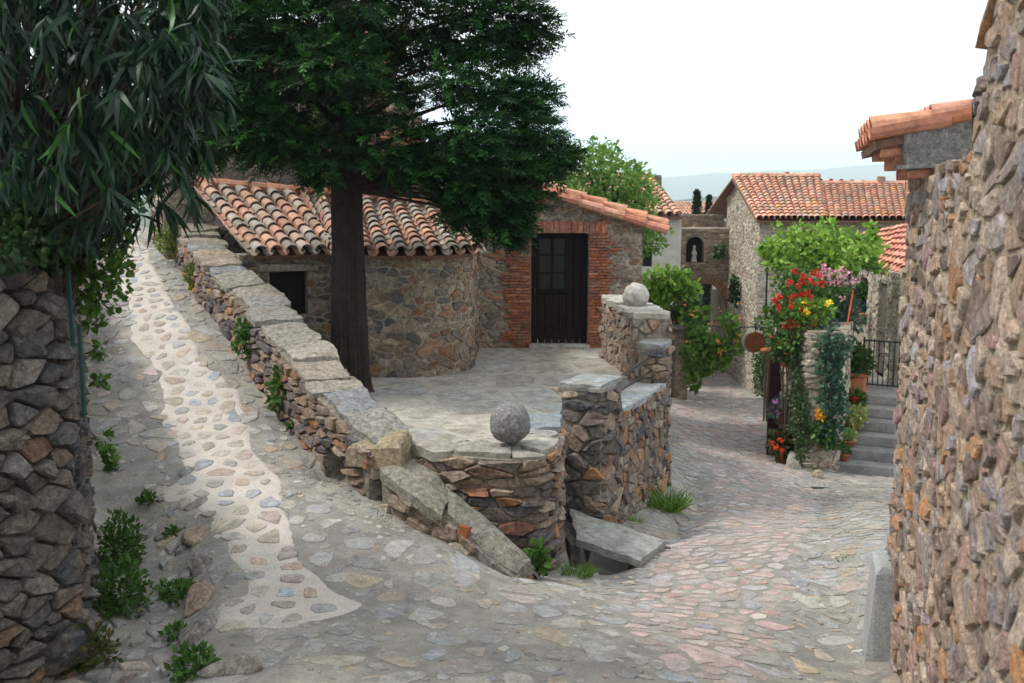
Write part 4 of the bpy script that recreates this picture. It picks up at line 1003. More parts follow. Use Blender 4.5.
# ------------------------------------------------------------------ lower house on the right, with its red roof
t = thing('side_house', 'small stone house with plain red roof and weathered shutter door above the steps', 'house', (7.6,20.5,-4.4))
SH = [(6.0,22),(7.62,22),(7.15,18.4)]; shp = Path(SH); s1_ = 1.62
wl, wr = s1_+.25, s1_+1.05; dl, dr = s1_+2.0, s1_+2.7
def shz(s): return -1.45+(.12 if s > s1_ else .0)
mb = MB(); wall(mb, SH, -5, shz, .35, [(wl,wr,-2.35,lambda s:-1.62),(dl,dr,-3.43,lambda s:-1.6)], cs=.24, ct=.12, bulge=.02, gap=.03, pal=PAL_PALE, mortar=(.40,.35,.29), seed=121, reveal=.2, endf=False, tmin=-3.6); 
mb.box((9.3,20.3,-3),(3.2,5.5,3.0),-.15,(.38,.33,.27)); mb.build('wall','stone',t)
mb = MB(); q = shp.P((wl+wr)/2,-1.98,-.18); a_ = math.atan2(-3.6,-.47); mb.box(q,(.8,.03,.73),a_,(.1,.1,.1)); mb.build('window','dark',t)
mb = MB(); q = shp.P((wl+wr)/2,-2.39,.06); mb.box(q,(.95,.2,.07),a_,(.42,.17,.09)); mb.build('sill','tile',t)
mb = MB()
for i in range(4): q = shp.P(dl+.09+i*.175,-2.5,-.08); mb.box(q,(.165,.04,1.84),a_,(.1,.1,.1))
q = shp.P((dl+dr)/2,-2.55,-.05); mb.box(q,(.7,.03,.09),a_); mb.build('door','oldwood',t)
mb = MB(); eL, eR, tL, tR = at(853,264,22.3), at(909,283,18.3), at(864,236,25.3), at(935,222,22.6)
tile_roof(mb, eL, eR, tL, tR, 15, 9, pal=[((.50,.21,.14),3),((.54,.25,.17),2),((.46,.19,.12),1)], chan=False, seed=25, r=.11); mb.build('roof','tile',t)

# ------------------------------------------------------------------ garden terrace beside the steps
GB = [(5.85,22),(4.72,17.6),(4.82,16.15),(5.36,16.02),(6.3,18.25),(6.15,22)]; gbp = Path(GB)
t = thing('garden_wall', 'tall pale rubble wall hung with roses, left of the grey steps', 'wall', (4.9,16.2,-4.6))
def gz(s):
    q = gbp.pos(s); return -2.1 if q.y < 17.5 or q.x < 5 else -2.6
mb = MB(); wall(mb, GB, -5.2, gz, .3, cs=.22, ct=.12, bulge=.03, gap=.02, pal=PAL_PALE, mortar=(.40,.34,.27), seed=123, endf=False, tmin=-5)
mb.add([Vector((x,y,-2.62)) for x,y in GB],[tuple(range(len(GB)))],(.08,.07,.05)); mb.build('masonry','stone',t)

# ------------------------------------------------------------------ the grey steps
AX = Vector((.43,.9)).normalized(); PX = Vector((AX.y,-AX.x)); p0 = Vector((5.33,16.1))
t = thing('stone_steps', 'flight of six worn grey steps climbing to the iron gate', 'steps', (5.8,16.6,-4.5))
for i in range(6):
    c = p0+AX*(.36*i+1.3)+PX*.72; mb = MB(); zt_ = -4.28+.17*i
    mb.box((c.x,c.y,zt_-.09),(1.5,2.6,.175),math.atan2(PX.y,PX.x),rnd.choice([(.24,.235,.22),(.27,.26,.245),(.21,.205,.2)]),.008); mb.build('step','steps',t)
mb = MB(); mb.poly([(6.2,18.25),(7.5,17.7),(7.65,22),(6.0,22)],-3.43,(.3,.29,.27),.9); mb.build('landing','flag',kind='structure')
gA = at(862,388,18.25); gB = at(903,388,17.9); gA.z = gB.z = -3.38
t = thing('iron_gate', 'black iron bar gate at the top of the grey steps, with a small dark plate', 'gate', tuple(gA))
mb = MB()
for k_ in range(9):
    p = gA.lerp(gB,k_/8); mb.tube([p+Vector((0,0,.0)),p+Vector((0,0,.86))],.011,6)
mb.build('bars','iron',t)
mb = MB(); 
for zz in (.03,.84): mb.tube([gA+Vector((0,0,zz)),gB+Vector((0,0,zz))],.016,6)
for q in (gA,gB): mb.tube([q+Vector((0,0,-.05)),q+Vector((0,0,.9))],.02,6)
mb.build('frame','iron',t)
mb = MB(); p = gA.lerp(gB,.5)+Vector((0,-.03,.60)); mb.box(p,(.2,.01,.06),-.4,(.1,.02,.03)); pl_ = mb.build('plate','plum',t)
mb = MB()
for k_ in range(6): q = p+Vector((-.07+.028*k_,-.006+.012*k_*-.4,0)); mb.box(q+Vector((0,-.004,0)),(.014,.004,.026 if k_%2 else .02),-.4,(.5,.5,.5))
lt = mb.build('lettering','white',t); lt.parent = pl_

# ------------------------------------------------------------------ door leaf, signs, poles
q = gnd(776,462); q = at(776,458,17.3)
t = thing('door_leaf', 'narrow dark plum door leaf standing open against the rose-covered wall', 'door', tuple(q))
mb = MB()
for i in range(3): mb.box((q.x-.12+i*.12,q.y+.02*i,-3.75),(.115,.045,2.0),.15,(.1,.1,.1))
mb.box((q.x,q.y-.02,-3.1),(.36,.03,.1),.15); mb.box((q.x,q.y-.02,-4.4),(.36,.03,.1),.15); mb.build('panel','plum',t)
mb = MB(); mb.box((q.x+.12,q.y-.03,-3.7),(.03,.05,.14),.15); mb.build('handle','iron',t)
q = at(755,342,18.4)
t = thing('round_sign', 'round rust-brown disc hanging from an iron bracket over the street', 'sign', tuple(q))
mb = MB(); n_ = 28; vs = [q+Vector((.19*math.cos(2*math.pi*k_/n_),-.02+.04*j,.19*math.sin(2*math.pi*k_/n_))) for j in (0,1) for k_ in range(n_)]
mb.add(vs,[tuple(range(n_)),tuple(range(2*n_-1,n_-1,-1))]+[(a,a+n_,(a+1)%n_+n_,(a+1)%n_) for a in range(n_)],(.2,.1,.05)); mb.build('disc','rust',t)
mb = MB(); vs = [q+Vector((-.035+.195*math.cos(2*math.pi*k_/n_),.03+.03*j,-.01+.195*math.sin(2*math.pi*k_/n_))) for j in (0,1) for k_ in range(n_)]
mb.add(vs,[tuple(range(n_)),tuple(range(2*n_-1,n_-1,-1))]+[(a,a+n_,(a+1)%n_+n_,(a+1)%n_) for a in range(n_)],(.3,.4,.42)); mb.build('backing','greystone',t)
mb = MB(); a, b = at(740,327,18.4), at(775,327,18.4); mb.tube([a,b,b+Vector((.25,0,0))],.012,6); mb.tube([q+Vector((0,0,.17)),Vector((q.x,q.y,a.z))],.008,6); mb.tube([a,a+Vector((0,0,-.12))],.01,6); mb.build('bracket','iron',t)
mb = MB(); a, b = at(761,351,17.6), at(777,348,17.5); mb.tube([a,b,b+Vector((.2,.1,0))],[.045,.04,.04],8,(.45,.2,.12)); tag(mb.build('tile_spout','terracotta',origin=a), 'short terracotta spout poking from the wall beside the round brown sign', 'spout')
q = at(784,352,16.9); t = thing('wall_sign', 'small tilted dark red sign with pale lines beside the roses', 'sign', tuple(q))
mb = MB(); mb.box(q,(.10,.02,.30),.5,(.3,.05,.07),0,ry=.18); b_ = mb.build('board','redsign',t)
mb = MB()
for k_ in range(4): mb.box(q+Vector((0,-.015,.09-.06*k_)),(.06,.006,.012),.5,(.6,.5,.45),0,ry=.18)
x_ = mb.build('lettering','white',t); x_.parent = b_
a, b = at(847,326,16.9), at(853,290,17.3); mb = MB(); mb.tube([a,b],.014,6); tag(mb.build('pole','orange',origin=a), 'thin bright orange pole leaning among the plants by the gate', 'pole')
q = at(842,297,20.5); mb = MB(); mb.lathe(q,[(0,-.16),(.12,-.16),(.17,.02),(.18,.1),(.16,.1),(.1,-.1),(0,-.1)],16,(.1,.1,.1)); mb.build
t = thing('cauldron', 'black pot under a little wooden shelf on the stone wall', 'pot', tuple(q)); mb.build('bowl','iron',t,smooth=True)
q2 = at(842,288,20.6); mb = MB(); mb.box(q2,(.5,.25,.05),0,(.3,.2,.1)); tag(mb.build('shelf','oldwood',origin=q2), 'small wooden shelf on the wall behind the pink roses', 'shelf')
# street-side cellar with doorway and plants on top
t = thing('cellar', 'low stone cellar with dark doorway under a slab top crowded with pots', 'outbuilding', (4.1,25,-5.1))
c0, c1 = at(640,340,25).x, at(688,340,25).x; CE = [(c0,25.3),(c1,25),(c1+.2,28.5)]; cpp = Path(CE); d0, d1 = at(668,360,25).x-c0, at(677,360,25).x-c0
mb = MB(); wall(mb, CE, -6, -3.2, .35, [(d0,d1,-5.6,lambda s:-3.65)], cs=.22, ct=.13, bulge=.025, gap=.02, pal=PAL_TAN, mortar=(.36,.31,.25), seed=131, endf=False); mb.build('wall','stone',t)
mb = MB(); mb.box(((c0+c1)/2,26.7,-3.14),(c1-c0+.15,3.6,.09),0,(.33,.31,.28)); mb.build('slab','flag',t)
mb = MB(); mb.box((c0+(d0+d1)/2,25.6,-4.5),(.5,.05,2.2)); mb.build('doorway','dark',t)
q = at(681,300,25.6); mb = MB(); mb.box((q.x,q.y,-2.85),(.22,.2,.62),0,(.5,.48,.43),.02); mb.box((q.x,q.y,-2.52),(.3,.26,.07),0,(.5,.48,.43),.01); tag(mb.build('stone_post','stone',origin=(q.x,q.y,-3.1)), 'short pale stone post on the cellar roof', 'post')
q = at(660,305,26); mb = MB(); mb.box((q.x,q.y+.2,-2.65),(.6,.06,.95),.1,(.1,.1,.1)); 
for k_ in range(3): mb.box((q.x-.2+.2*k_,q.y+.16,-2.65),(.16,.03,.9),.1)
tag(mb.build('wooden_screen','oldwood',origin=(q.x,q.y,-3.1)), 'dark wooden screen leaning on the cellar roof under the bright green vine', 'screen')

# ------------------------------------------------------------------ pots
def pot(c, r, h, m='terracotta'):
    mb = MB(); mb.lathe(c,[(0,0),(r*.7,0),(r*.95,h*.82),(r*1.08,h*.83),(r*1.08,h),(r*.92,h),(r*.88,h*.85),(0,h*.84)],14,(.4,.15,.07)); return mb
def potted(name, label, c, r, h, build_plant, group=None, m='terracotta', square=None):
    t = thing(name, label, 'potted plant', tuple(c), group)
    if square:
        mb = MB(); mb.box((c.x,c.y,c.z+h*.45),(square[0],square[1],h*.9),square[2],(.42,.16,.08),.004); mb.box((c.x,c.y,c.z+h*.94),(square[0]+.05,square[1]+.05,h*.12),square[2],(.42,.16,.08),.004)
        mb.build('pot', m, t)
    else: pot(c, r, h).build('pot', m, t, smooth=True)
    nm = NM(); fl = build_plant(nm, c+Vector((0,0,h))); nm.build('foliage','leaf',t)
    if fl: fl.build('flowers','petal',t)
    return t
RED = ((.50,.012,.015),(.70,.03,.03)); ORG = ((.75,.07,.02),(.85,.14,.03)); PINK = ((.75,.30,.42),(.85,.5,.6)); YEL = ((.8,.6,.02),(.9,.7,.1)); MAG = ((.45,.12,.42),(.6,.25,.55))
def blossoms(nm, pts, r, pal, seed, n_=16):
    for i, p in enumerate(pts): clump(nm, p, r, n_, r*1.1, pal[0], pal[1], seed+i, 'broad', outw=.4)
def jp(c, n_, sx_, sy_, sz_, seed):
    R = random.Random(seed); return [Vector(c)+Vector((R.uniform(-sx_,sx_),R.uniform(-sy_,sy_),R.uniform(-sz_,sz_))) for _ in range(n_)]
def plant(r, n_, size, g, seed, shape='broad', sq=(1,1,1), fl=None):
    def f(nm, c):
        cc = Vector(c)+Vector((0,0,r*.6*sq[2])); clump(nm, cc, r, n_, size, g[0], g[1], seed, shape, squash=sq)
        if fl:
            q = NM(); blossoms(q, jp(cc+Vector((0,-.05,.05)), fl[1], r*.8, r*.7, r*.6*sq[2], seed), fl[2], fl[0], seed); return q
    return f
def stepc(i, off, back=.16): c = p0+AX*(.36*i+back)+PX*off; return Vector((c.x,c.y,-4.28+.17*i))
potted('potted_plant', 'small round terracotta pot with little green seedling on the lowest step', stepc(0,.14), .08, .13, plant(.09,60,.06,G_MID,1))
potted('potted_plant', 'wide shallow terracotta bowl of pale succulents on the second step', stepc(1,.14), .14, .12, plant(.13,120,.07,((.25,.35,.1),(.3,.45,.12)),2,sq=(1,1,.7)))
potted('potted_plant', 'bushy yellow-green variegated plant in a pot halfway up the steps', stepc(2,.16), .11, .14, plant(.22,420,.07,((.28,.36,.10),(.42,.48,.18)),3))
potted('potted_plant', 'square terracotta pot with red geranium on the fourth step', stepc(3,.16), .1, .24, plant(.17,240,.07,G_MID,4,fl=(RED,5,.03)), square=(.3,.3,-.4))
pc = stepc(4,.08,.28)
potted('potted_plant', 'tall square terracotta planter with dark leafy shrub beside the gate', pc, .1, .58, plant(.30,800,.08,((.03,.07,.02),(.07,.13,.04)),5,fl=(RED,4,.03)), square=(.36,.36,-.4))
q = at(783,372,16.6); potted('potted_plant', 'hanging terracotta pot spilling orange-red geraniums over the plum door', at(784,366,16.7), .09, .16, plant(.26,420,.08,G_MID,6,fl=(ORG,12,.045)))
q = at(778,458,16.5); potted('potted_plant', 'low pot of scarlet geraniums on the cobbles at the foot of the plum door', Vector((q.x+.05,q.y,H(q.x,q.y))), .12, .18, plant(.24,380,.08,G_DARK,7,fl=(ORG,14,.04)))
q = at(776,420,16.6); potted('potted_plant', 'hanging pot of mauve flowers between the two pots of red geraniums', at(780,424,16.8), .08, .13, plant(.2,260,.08,G_GREY,8,fl=(MAG,10,.04)))
q = at(655,324,25); potted('potted_plant', 'terracotta pot of feathery green leaves on the cellar edge', at(679,325,25.2), .12, .15, plant(.2,200,.1,G_MID,9))
potted('potted_plant', 'small terracotta pot of reddish leaves at the left of the cellar edge', at(671,325,25.3), .1, .15, plant(.15,160,.08,((.2,.2,.05),(.3,.25,.08)),10))
q = shp.P((wl+wr)/2+.1,-2.33,.02); potted('potted_plant', 'blue glazed pot of grass-green leaves in the window of the side house', q, .12, .2, plant(.25,300,.1,G_MID,11), m='blue')
potted('potted_plant', 'yellow and red flowers in a trough on top of the rose wall', at(812,326,16.4), .1, .12, plant(.28,420,.08,((.12,.25,.04),(.2,.35,.05)),12,sq=(1.3,.7,.8),fl=(YEL,8,.05)))

# ------------------------------------------------------------------ roses, ivy, vines on the garden wall
def bush(name, label, cat, base, clumps, g, size, seed, shape='broad', stems=True, fl=(), density=900, m='leaf', c3=None, p3=0, group=None, leafw=1):
    t = thing(name, label, cat, tuple(base), group); nm = NM()
    for i, (c, r, sq) in enumerate(clumps):
        clump(nm, c, r, int(density*r*r*(sq[0]*sq[2])+20), size, g[0], g[1], seed+i, shape, c3, p3, squash=sq, droop=.2)
    nm.build('foliage', m, t)
    if stems:
        mb = MB(); R = random.Random(seed); b = Vector(base)
        for c, r, sq in clumps:
            c = Vector(c); mid = b.lerp(c,.5)+Vector((R.uniform(-.1,.1),R.uniform(-.1,.1),R.uniform(0,.1)))
            mb.tube([b+Vector((R.uniform(-.05,.05),R.uniform(-.05,.05),0)),mid,c],[.022*leafw,.016*leafw,.006*leafw],6)
        mb.build('stem','twig',t)
    for nme, pts, r, pal, n_ in fl:
        q = NM(); blossoms(q, pts, r, pal, seed+50, n_); q.build(nme,'petal',t)
    return t
O = (1,1,1)
def pts(l, Y): return [at(u,v,Y) for u, v in l]
bush('climbing_rose', 'tall climbing rose full of deep red blooms on the garden wall corner', 'rose', Vector((4.62,16.5,-4.5)),
 [(at(u,v,Y),r,(1,.7,1.1)) for u,v,Y,r in [(790,283,17,.3),(805,285,17,.3),(795,305,16.8,.38),(785,325,16.6,.32),(800,330,16.4,.3),(815,300,17.2,.35),(793,345,16.4,.24),(830,290,17.5,.3),(776,312,16.8,.2)]], ((.05,.12,.025),(.13,.24,.05)), .075, 200, density=1900,
 fl=[('blossom', pts([(795,272),(803,276),(808,280),(815,273),(813,283),(789,282),(792,297),(800,295),(790,305),(780,297),(775,300),(778,308),(808,293),(802,282),(819,276),(822,283),(798,287),(793,322),(789,327),(797,324),(801,327),(786,325),(804,308),(810,298)],16.35),.046,RED,14)])
bush('climbing_rose', 'grey-leaved rambling rose with soft pink blooms above the trough', 'rose', Vector((5.3,17.2,-2.7)),
 [(at(u,v,Y),r,(1,.8,1)) for u,v,Y,r in [(832,300,18,.4),(820,315,17.6,.35),(840,310,17.8,.35),(825,335,16.8,.3),(845,325,17.6,.3),(850,312,18,.25),(838,345,17,.3)]], G_GREY, .085, 230, density=1700,
 fl=[('blossom', pts([(825,268),(832,270),(840,270),(829,276),(836,278),(843,276),(847,272),(838,283),(845,283),(832,283),(822,273),(853,281),(843,298),(824,312),(823,267),(820,350)],16.9),.046,PINK,10)])
bush('ivy', 'blue-green ivy curtain trailing down the wall beside the steps', 'ivy', Vector((5.2,16.4,-2.1)),
 [(at(u,v,Y),r,(1,.5,1.2)) for u,v,Y,r in [(830,345,15.95,.24),(829,362,15.9,.2),(828,382,15.85,.17),(829,402,15.85,.17),(835,415,15.85,.18),(832,432,15.8,.16),(838,350,15.95,.22),(836,368,15.9,.18),(838,388,15.85,.14),(840,405,15.85,.12)]], ((.03,.085,.045),(.09,.17,.11)), .085, 260, density=1500)
bush('creeper', 'dense small-leaved green creeper hanging to the ground left of the pale wall', 'creeper', Vector((4.72,16.2,-4.6)),
 [(at(u,v,Y),r,(.8,.6,1.3)) for u,v,Y,r in [(800,375,16.3,.16),(802,390,16.2,.18),(800,405,16.1,.22),(802,420,16,.24),(804,437,15.95,.22),(803,450,15.9,.16),(797,360,16.4,.15),(793,395,16.4,.15),(795,425,16.2,.15)]], ((.035,.085,.03),(.10,.16,.06)), .045, 280, density=5000)
t = thing('grape_vine', 'bright lime-green grape vine spreading along a pergola above the roses', 'vine', (5.0,18.6,-2.6), None)
nm = NM(); R = random.Random(9)
for i in range(44):
    u = R.uniform(772,878); v = 255+R.uniform(-11,12)-5*math.sin((u-770)/108*3.1)+7*mn.noise((u/14,0,3)); clump(nm, at(u,v,R.uniform(17.2,19.6)), R.uniform(.12,.27), 85, .13, *G_LIME, 300+i, 'leaf', (.06,.14,.02), .15, squash=(1.1,1.1,.7), droop=.3)
for u,v in [(800,230),(812,232),(826,226),(832,229),(845,234),(862,242),(872,240),(870,262),(785,262),(783,274),(855,262),(876,248)]: clump(nm, at(u,v,18.4), .17, 45, .11, *G_LIME, 400+u, 'leaf', droop=.2)
for i in range(26):                    # loose shoots reaching out of the mass
    u0, v0 = R.uniform(768,880), R.uniform(238,266); du, dv = R.uniform(-7,7), R.uniform(-9,3)
    for k_ in range(5): clump(nm, at(u0+du*k_*.7, v0+dv*k_*.6, 18.2), .07, 7, .10, *G_LIME, 430+i*5+k_, 'broad')
nm.build('foliage','leaf',t)
mb = MB()
for pp in [[(783,300,17.6),(782,285,17.8),(787,270,18),(800,262,18.3)],[(793,300,18),(795,280,18.2),(793,268,18.4),(815,258,18.6)]]: mb.tube([at(*a) for a in pp],[.035,.03,.025,.015],7)
mb.build('stem','twig',t)
t = thing('pergola', 'thin iron rail frame carrying the lime-green vine', 'pergola', (5.5,18.5,-2.6))
mb = MB(); c1_, c2_ = at(790,268,18), at(880,268,18)
for dy_ in (0,.8,1.6): mb.tube([c1_+Vector((0,dy_,0)),c2_+Vector((0,dy_,0))],.014,6)
for q in (c1_+Vector((0,1.6,0)),c2_+Vector((0,1.6,0))): mb.tube([q,Vector((q.x,q.y,-2.62 if q.x < 6 else -3.43))],.018,6)
mb.build('frame','iron',t)
rock('boulder', gnd(826,470)+Vector((.0,.25,.22)), (.32,.3,.34), 'big weathered grey boulder at the corner where the garden wall meets the steps', 'boulder', 31, (.38,.36,.32))
rock('boulder', gnd(795,468)+Vector((0,.1,.08)), (.2,.2,.2), 'pale rounded stone at the foot of the hanging creeper', 'boulder', 32, (.42,.41,.38))
rock('boulder', gnd(812,478)+Vector((.1,.0,.03)), (.12,.1,.1), 'small tan stone in front of the big weathered boulder', 'boulder', 33, (.36,.30,.22))
bush('flowering_plant', 'leafy green plant with one orange bloom above the weathered boulder', 'plant', gnd(824,468)+Vector((0,.3,.4)), [(at(822,432,15.9),.2,O),(at(830,440,15.95),.18,O),(at(826,422,16),.14,O)], G_MID, .09, 240, density=2600, fl=[('blossom',[at(818,413,15.8),at(821,417,15.8)],.05,((.8,.35,.02),(.9,.45,.03)),16)])
bush('shrub', 'dark green columnar shrub against the big house wall behind the round sign', 'shrub', gnd(768,388), [(at(765,v,25.5),r,(.8,.8,1.2)) for v,r in [(384,.36),(374,.42),(362,.42),(352,.36)]], G_MID, .06, 330, density=2200)
bush('shrub', 'fresh green shrub perched above the sign bracket', 'shrub', Vector((at(768,335,22).x,22,-4.9)), [(at(765,322,21.8),.25,(1.2,1,.7)),(at(774,330,22),.25,O),(at(772,344,22.2),.25,O)], G_MID, .07, 340, density=1800)
rock('boulder', gnd(768,392)+Vector((0,-.1,.05)), (.45,.25,.14), 'low grey stone edging under the columnar shrub', 'boulder', 36, (.36,.35,.33))

# vine over the cellar
bush('trumpet_vine', 'rampant green creeper with orange buds tumbling over the cellar and into the street', 'creeper', Vector((c1-.1,25.2,-3.1)),
 [(at(u,v,Y),r,(1,1,1)) for u,v,Y,r in [(690,316,24.6,.26),(698,328,24.4,.3),(690,352,24.6,.2),(691,370,24.6,.16),(700,340,24.4,.28),(684,305,24.8,.22),(710,345,24.2,.33),(722,348,24,.3),(733,330,24,.22),(716,356,24,.34),(703,350,24.2,.4),(696,368,24.4,.3),(694,385,24.6,.14),(694,345,24.6,.25),(728,320,24,.16),(736,346,24,.2),(686,295,24.8,.25),(708,366,24.2,.22),(704,312,24.2,.14)]], ((.08,.17,.03),(.17,.30,.05)), .13, 350, density=1200, leafw=1.0,
 fl=[('blossom', jp(at(712,325,23.6), 13, .75,.3,.6, 5), .05, ((.5,.2,.07),(.6,.28,.1)), 6)])
bush('grape_vine', 'lime-green leafy vine on the cellar roof, right behind the pale stone ball', 'vine', Vector((at(655,320,25.5).x,25.5,-3.1)), [(at(u,v,25),r,(1.2,1,.8)) for u,v,r in [(645,292,.45),(660,283,.5),(675,280,.4),(652,300,.35),(684,288,.35),(645,312,.3),(668,290,.4),(636,300,.3)]], G_LIME, .15, 380, density=900)
bush('shrub', 'rounded dark shrub on the cellar roof beside the pale stone post', 'shrub', Vector((at(668,320,25.6).x,25.6,-3.1)), [(at(670,310,25.6),.28,O),(at(690,312,25.4),.25,O)], G_DARK, .08, 390, density=1500)
# plant in gate building wall, tuft
bush('wall_plant', 'small green tuft growing from the gatehouse wall right of the niche', 'plant', at(720,252,33.85), [(at(720,251,33.9),.22,(1,.5,1))], G_MID, .12, 395, density=1400, stems=False)
bush('wall_plant', 'dark hanging plant on the gable wall of the big house near the arch', 'plant', at(735,295,31.5), [(at(734,296,31.3),.35,(.5,.7,1)),(at(735,285,31.3),.25,(.5,.7,1))], G_DARK, .12, 396, density=1400, stems=False)

# ------------------------------------------------------------------ trees beyond
def tree(name, label, base, clumps, g, size, seed, density, shape='leaf', tr=.12, group=None, c3=None, p3=0):
    t = thing(name, label, 'tree', tuple(base), group); nm = NM()
    for i, (c, r) in enumerate(clumps): clump(nm, c, r, int(density*r*r), size, g[0], g[1], seed+i, shape, c3, p3, squash=(1,1,.75), droop=.15)
    nm.build('crown','leaf',t)
    mb = MB(); b = Vector(base); top = sum((Vector(c) for c,_ in clumps), Vector())/len(clumps); mb.tube([b,b.lerp(top,.5),top],[tr,tr*.8,tr*.4],9)
    for c, r in clumps: mb.tube([b.lerp(top,.6),b.lerp(top,.75).lerp(Vector(c),.6),Vector(c)],[tr*.35,tr*.2,.01],5)
    mb.build('trunk','bark',t); return t
R = random.Random(3)
cl = [(at(u,v,24+R.uniform(-1,1)),r) for u,v,r in [(575,205,.8),(590,185,.8),(600,165,.6),(612,190,.7),(630,200,.6),(645,205,.4),(620,172,.5),(600,150,.4),(585,160,.6),(640,190,.5),(655,232,.4),(648,243,.45),(560,190,.7),(640,178,.35),(575,225,.8),(610,215,.8),(640,225,.5),(595,240,.8),(628,240,.6),(612,150,.25),(634,168,.25)]]
tree('leafy_tree', 'bright green airy tree behind the small cottage', (2.4,24.4,-4.8), cl, ((.09,.20,.03),(.19,.34,.07)), .13, 500, 900, tr=.14)
def cypress(label, u, vt, w_, Y, seed):
    a = at(u, vt, Y); zb = -6.3; t = thing('cypress', label, 'tree', (a.x,a.y,zb), 'cypresses behind the gatehouse'); nm = NM(); n_ = 26
    for i in range(n_):
        k_ = i/(n_-1); z_ = zb+1+(a.z-zb-1)*k_; r = w_*min(1,.3+k_*1.4)*(1-k_**3.2*.72); clump(nm,(a.x,a.y,z_),r,330,.1,(.012,.035,.018),(.035,.075,.035),seed+i,'leaf',squash=(1,1,1.1),outw=1)
    nm.build('crown','leaf',t); mb = MB(); mb.tube([(a.x,a.y,zb),(a.x,a.y,zb+2),(a.x,a.y,a.z-.6)],[.12,.1,.03],8); mb.build('trunk','bark',t)
cypress('taller dark cypress behind the gatehouse, left of the pair', 697, 193, .34, 42, 600)
cypress('shorter slim cypress behind the gatehouse, right of the pair', 709, 198, .24, 42.5, 640)
for i, (x, y, r, lb) in enumerate([(-12.5,31,2.6,'dark round tree at the top of the climbing path'),(-7.6,34,2.4,'dense green tree behind the tall house, right of the path top'),(-17,27,3,'dark tree behind the oleander, far left')]):
    c = [(Vector((x+R.uniform(-r,r)*.6,y+R.uniform(-r,r)*.6,H(x,y)+1.3+R.uniform(0,2)*r*.7)),R.uniform(.5,.8)*r*.7) for _ in range(9)]
    tree('round_tree', lb, (x,y,H(x,y)), c, G_DARK, .2, 700+i*20, 330, tr=.16)
for i,(x,y,r) in enumerate([(6.6,43.5,1.6),(9,45,1.8),(12.5,45,1.8)]):
    c = [(Vector((x+R.uniform(-r,r)*.6,y+R.uniform(-r,r)*.6,-5.4+R.uniform(0,1.6))),R.uniform(.5,.8)*r*.6) for _ in range(7)]
    tree('round_tree', ['green tree seen through the gatehouse arch','green tree beyond the arch, behind the large house corner','green tree hidden behind the large house'][i], (x,y,-6.8), c, G_MID, .2, 800+i*20, 330, tr=.14)

# ------------------------------------------------------------------ big conifer on the terrace
TB = Vector((-2.13,12.95,TERR))
t = thing('conifer', 'large dark conifer with thick reddish trunk on the terrace', 'tree', tuple(TB))
mb = MB(); hs = [0,.06,.12,.22]+[.35+.1*i_ for i_ in range(30)]+[3.8,5.2,6.4]; rr = [float(np.interp(h_,[0,.12,.35,.8,1.6,2.6,3.8,5.2,6.4],[.30,.25,.225,.22,.205,.185,.15,.1,.04])) for h_ in hs]; vs = []; fs = []; n_ = 90
for i, (h_, r_) in enumerate(zip(hs, rr)):
    for k_ in range(n_):
        a = 2*math.pi*k_/n_; fl_ = 1+.05*math.sin(a*9+h_*.6)+.04*math.sin(a*5-h_)+.055*math.sin(a*23+2.5*math.sin(h_*1.7))+.11*mn.noise((math.cos(a)*7,math.sin(a)*7,h_*.9))+(.09*math.sin(a*4+1) if h_ < .3 else 0); vs.append(TB+Vector((r_*fl_*math.cos(a)+.02*h_*.3, r_*fl_*math.sin(a), h_-.08)))
for i in range(len(hs)-1):
    for k_ in range(n_): k2 = (k_+1)%n_; fs.append((i*n_+k_,i*n_+k2,(i+1)*n_+k2,(i+1)*n_+k_))
mb.add(vs, fs, (.1,.07,.05)); mb.build('trunk','bark',t,smooth=True)
LB = [(215,40,13,.75),(230,105,13.3,.62),(243,125,12.6,.48),(285,135,12.3,.48),(262,155,12.5,.25),(265,60,12.6,.72),(300,15,13,.75),(320,110,13.2,.6),(318,145,12.2,.42),(322,172,12.1,.18),(390,145,12.2,.42),(360,60,13.4,.8),(380,100,12.4,.5),(410,20,13.2,.75),(470,25,13.4,.7),(505,10,13.3,.55),(480,75,13,.55),(500,115,12.8,.55),(530,130,13.2,.42),(545,160,13.1,.3),(490,170,12.3,.5),(455,160,12.4,.42),(425,158,12.3,.32),(505,205,12.6,.32),(470,205,12.4,.33),(528,95,13.4,.3),(560,155,13.1,.15),(205,-10,13.4,.7),(240,-50,13.2,.8),(300,-90,13.2,.8),(370,-120,13.2,.8),(440,-90,13.2,.8),(500,-50,13.3,.7),(360,-10,12.6,.7),(520,50,13.4,.22),(505,235,12.6,.16),(455,210,12.3,.16),(440,190,12.3,.16),(440,-150,13.3,.6),(330,-170,13.2,.6),(390,-210,13.1,.5)]
LB += [(515,190,12.5,.4),(490,215,12.4,.36),(535,150,12.8,.4),(505,225,12.5,.25),(475,185,12.2,.4),(405,165,12.2,.26),(440,150,12.2,.4),(530,30,13.3,.3),(520,95,12.9,.35),(230,70,12.8,.5),(280,30,12.6,.6),(340,60,11.9,.5),(260,120,12.1,.4),(450,80,12.2,.35),(470,135,12.0,.35),(210,145,12.8,.3),(520,160,12.7,.32)]
nm = NM(); cones = []; rs_ = np.random.RandomState(77); limbs = []
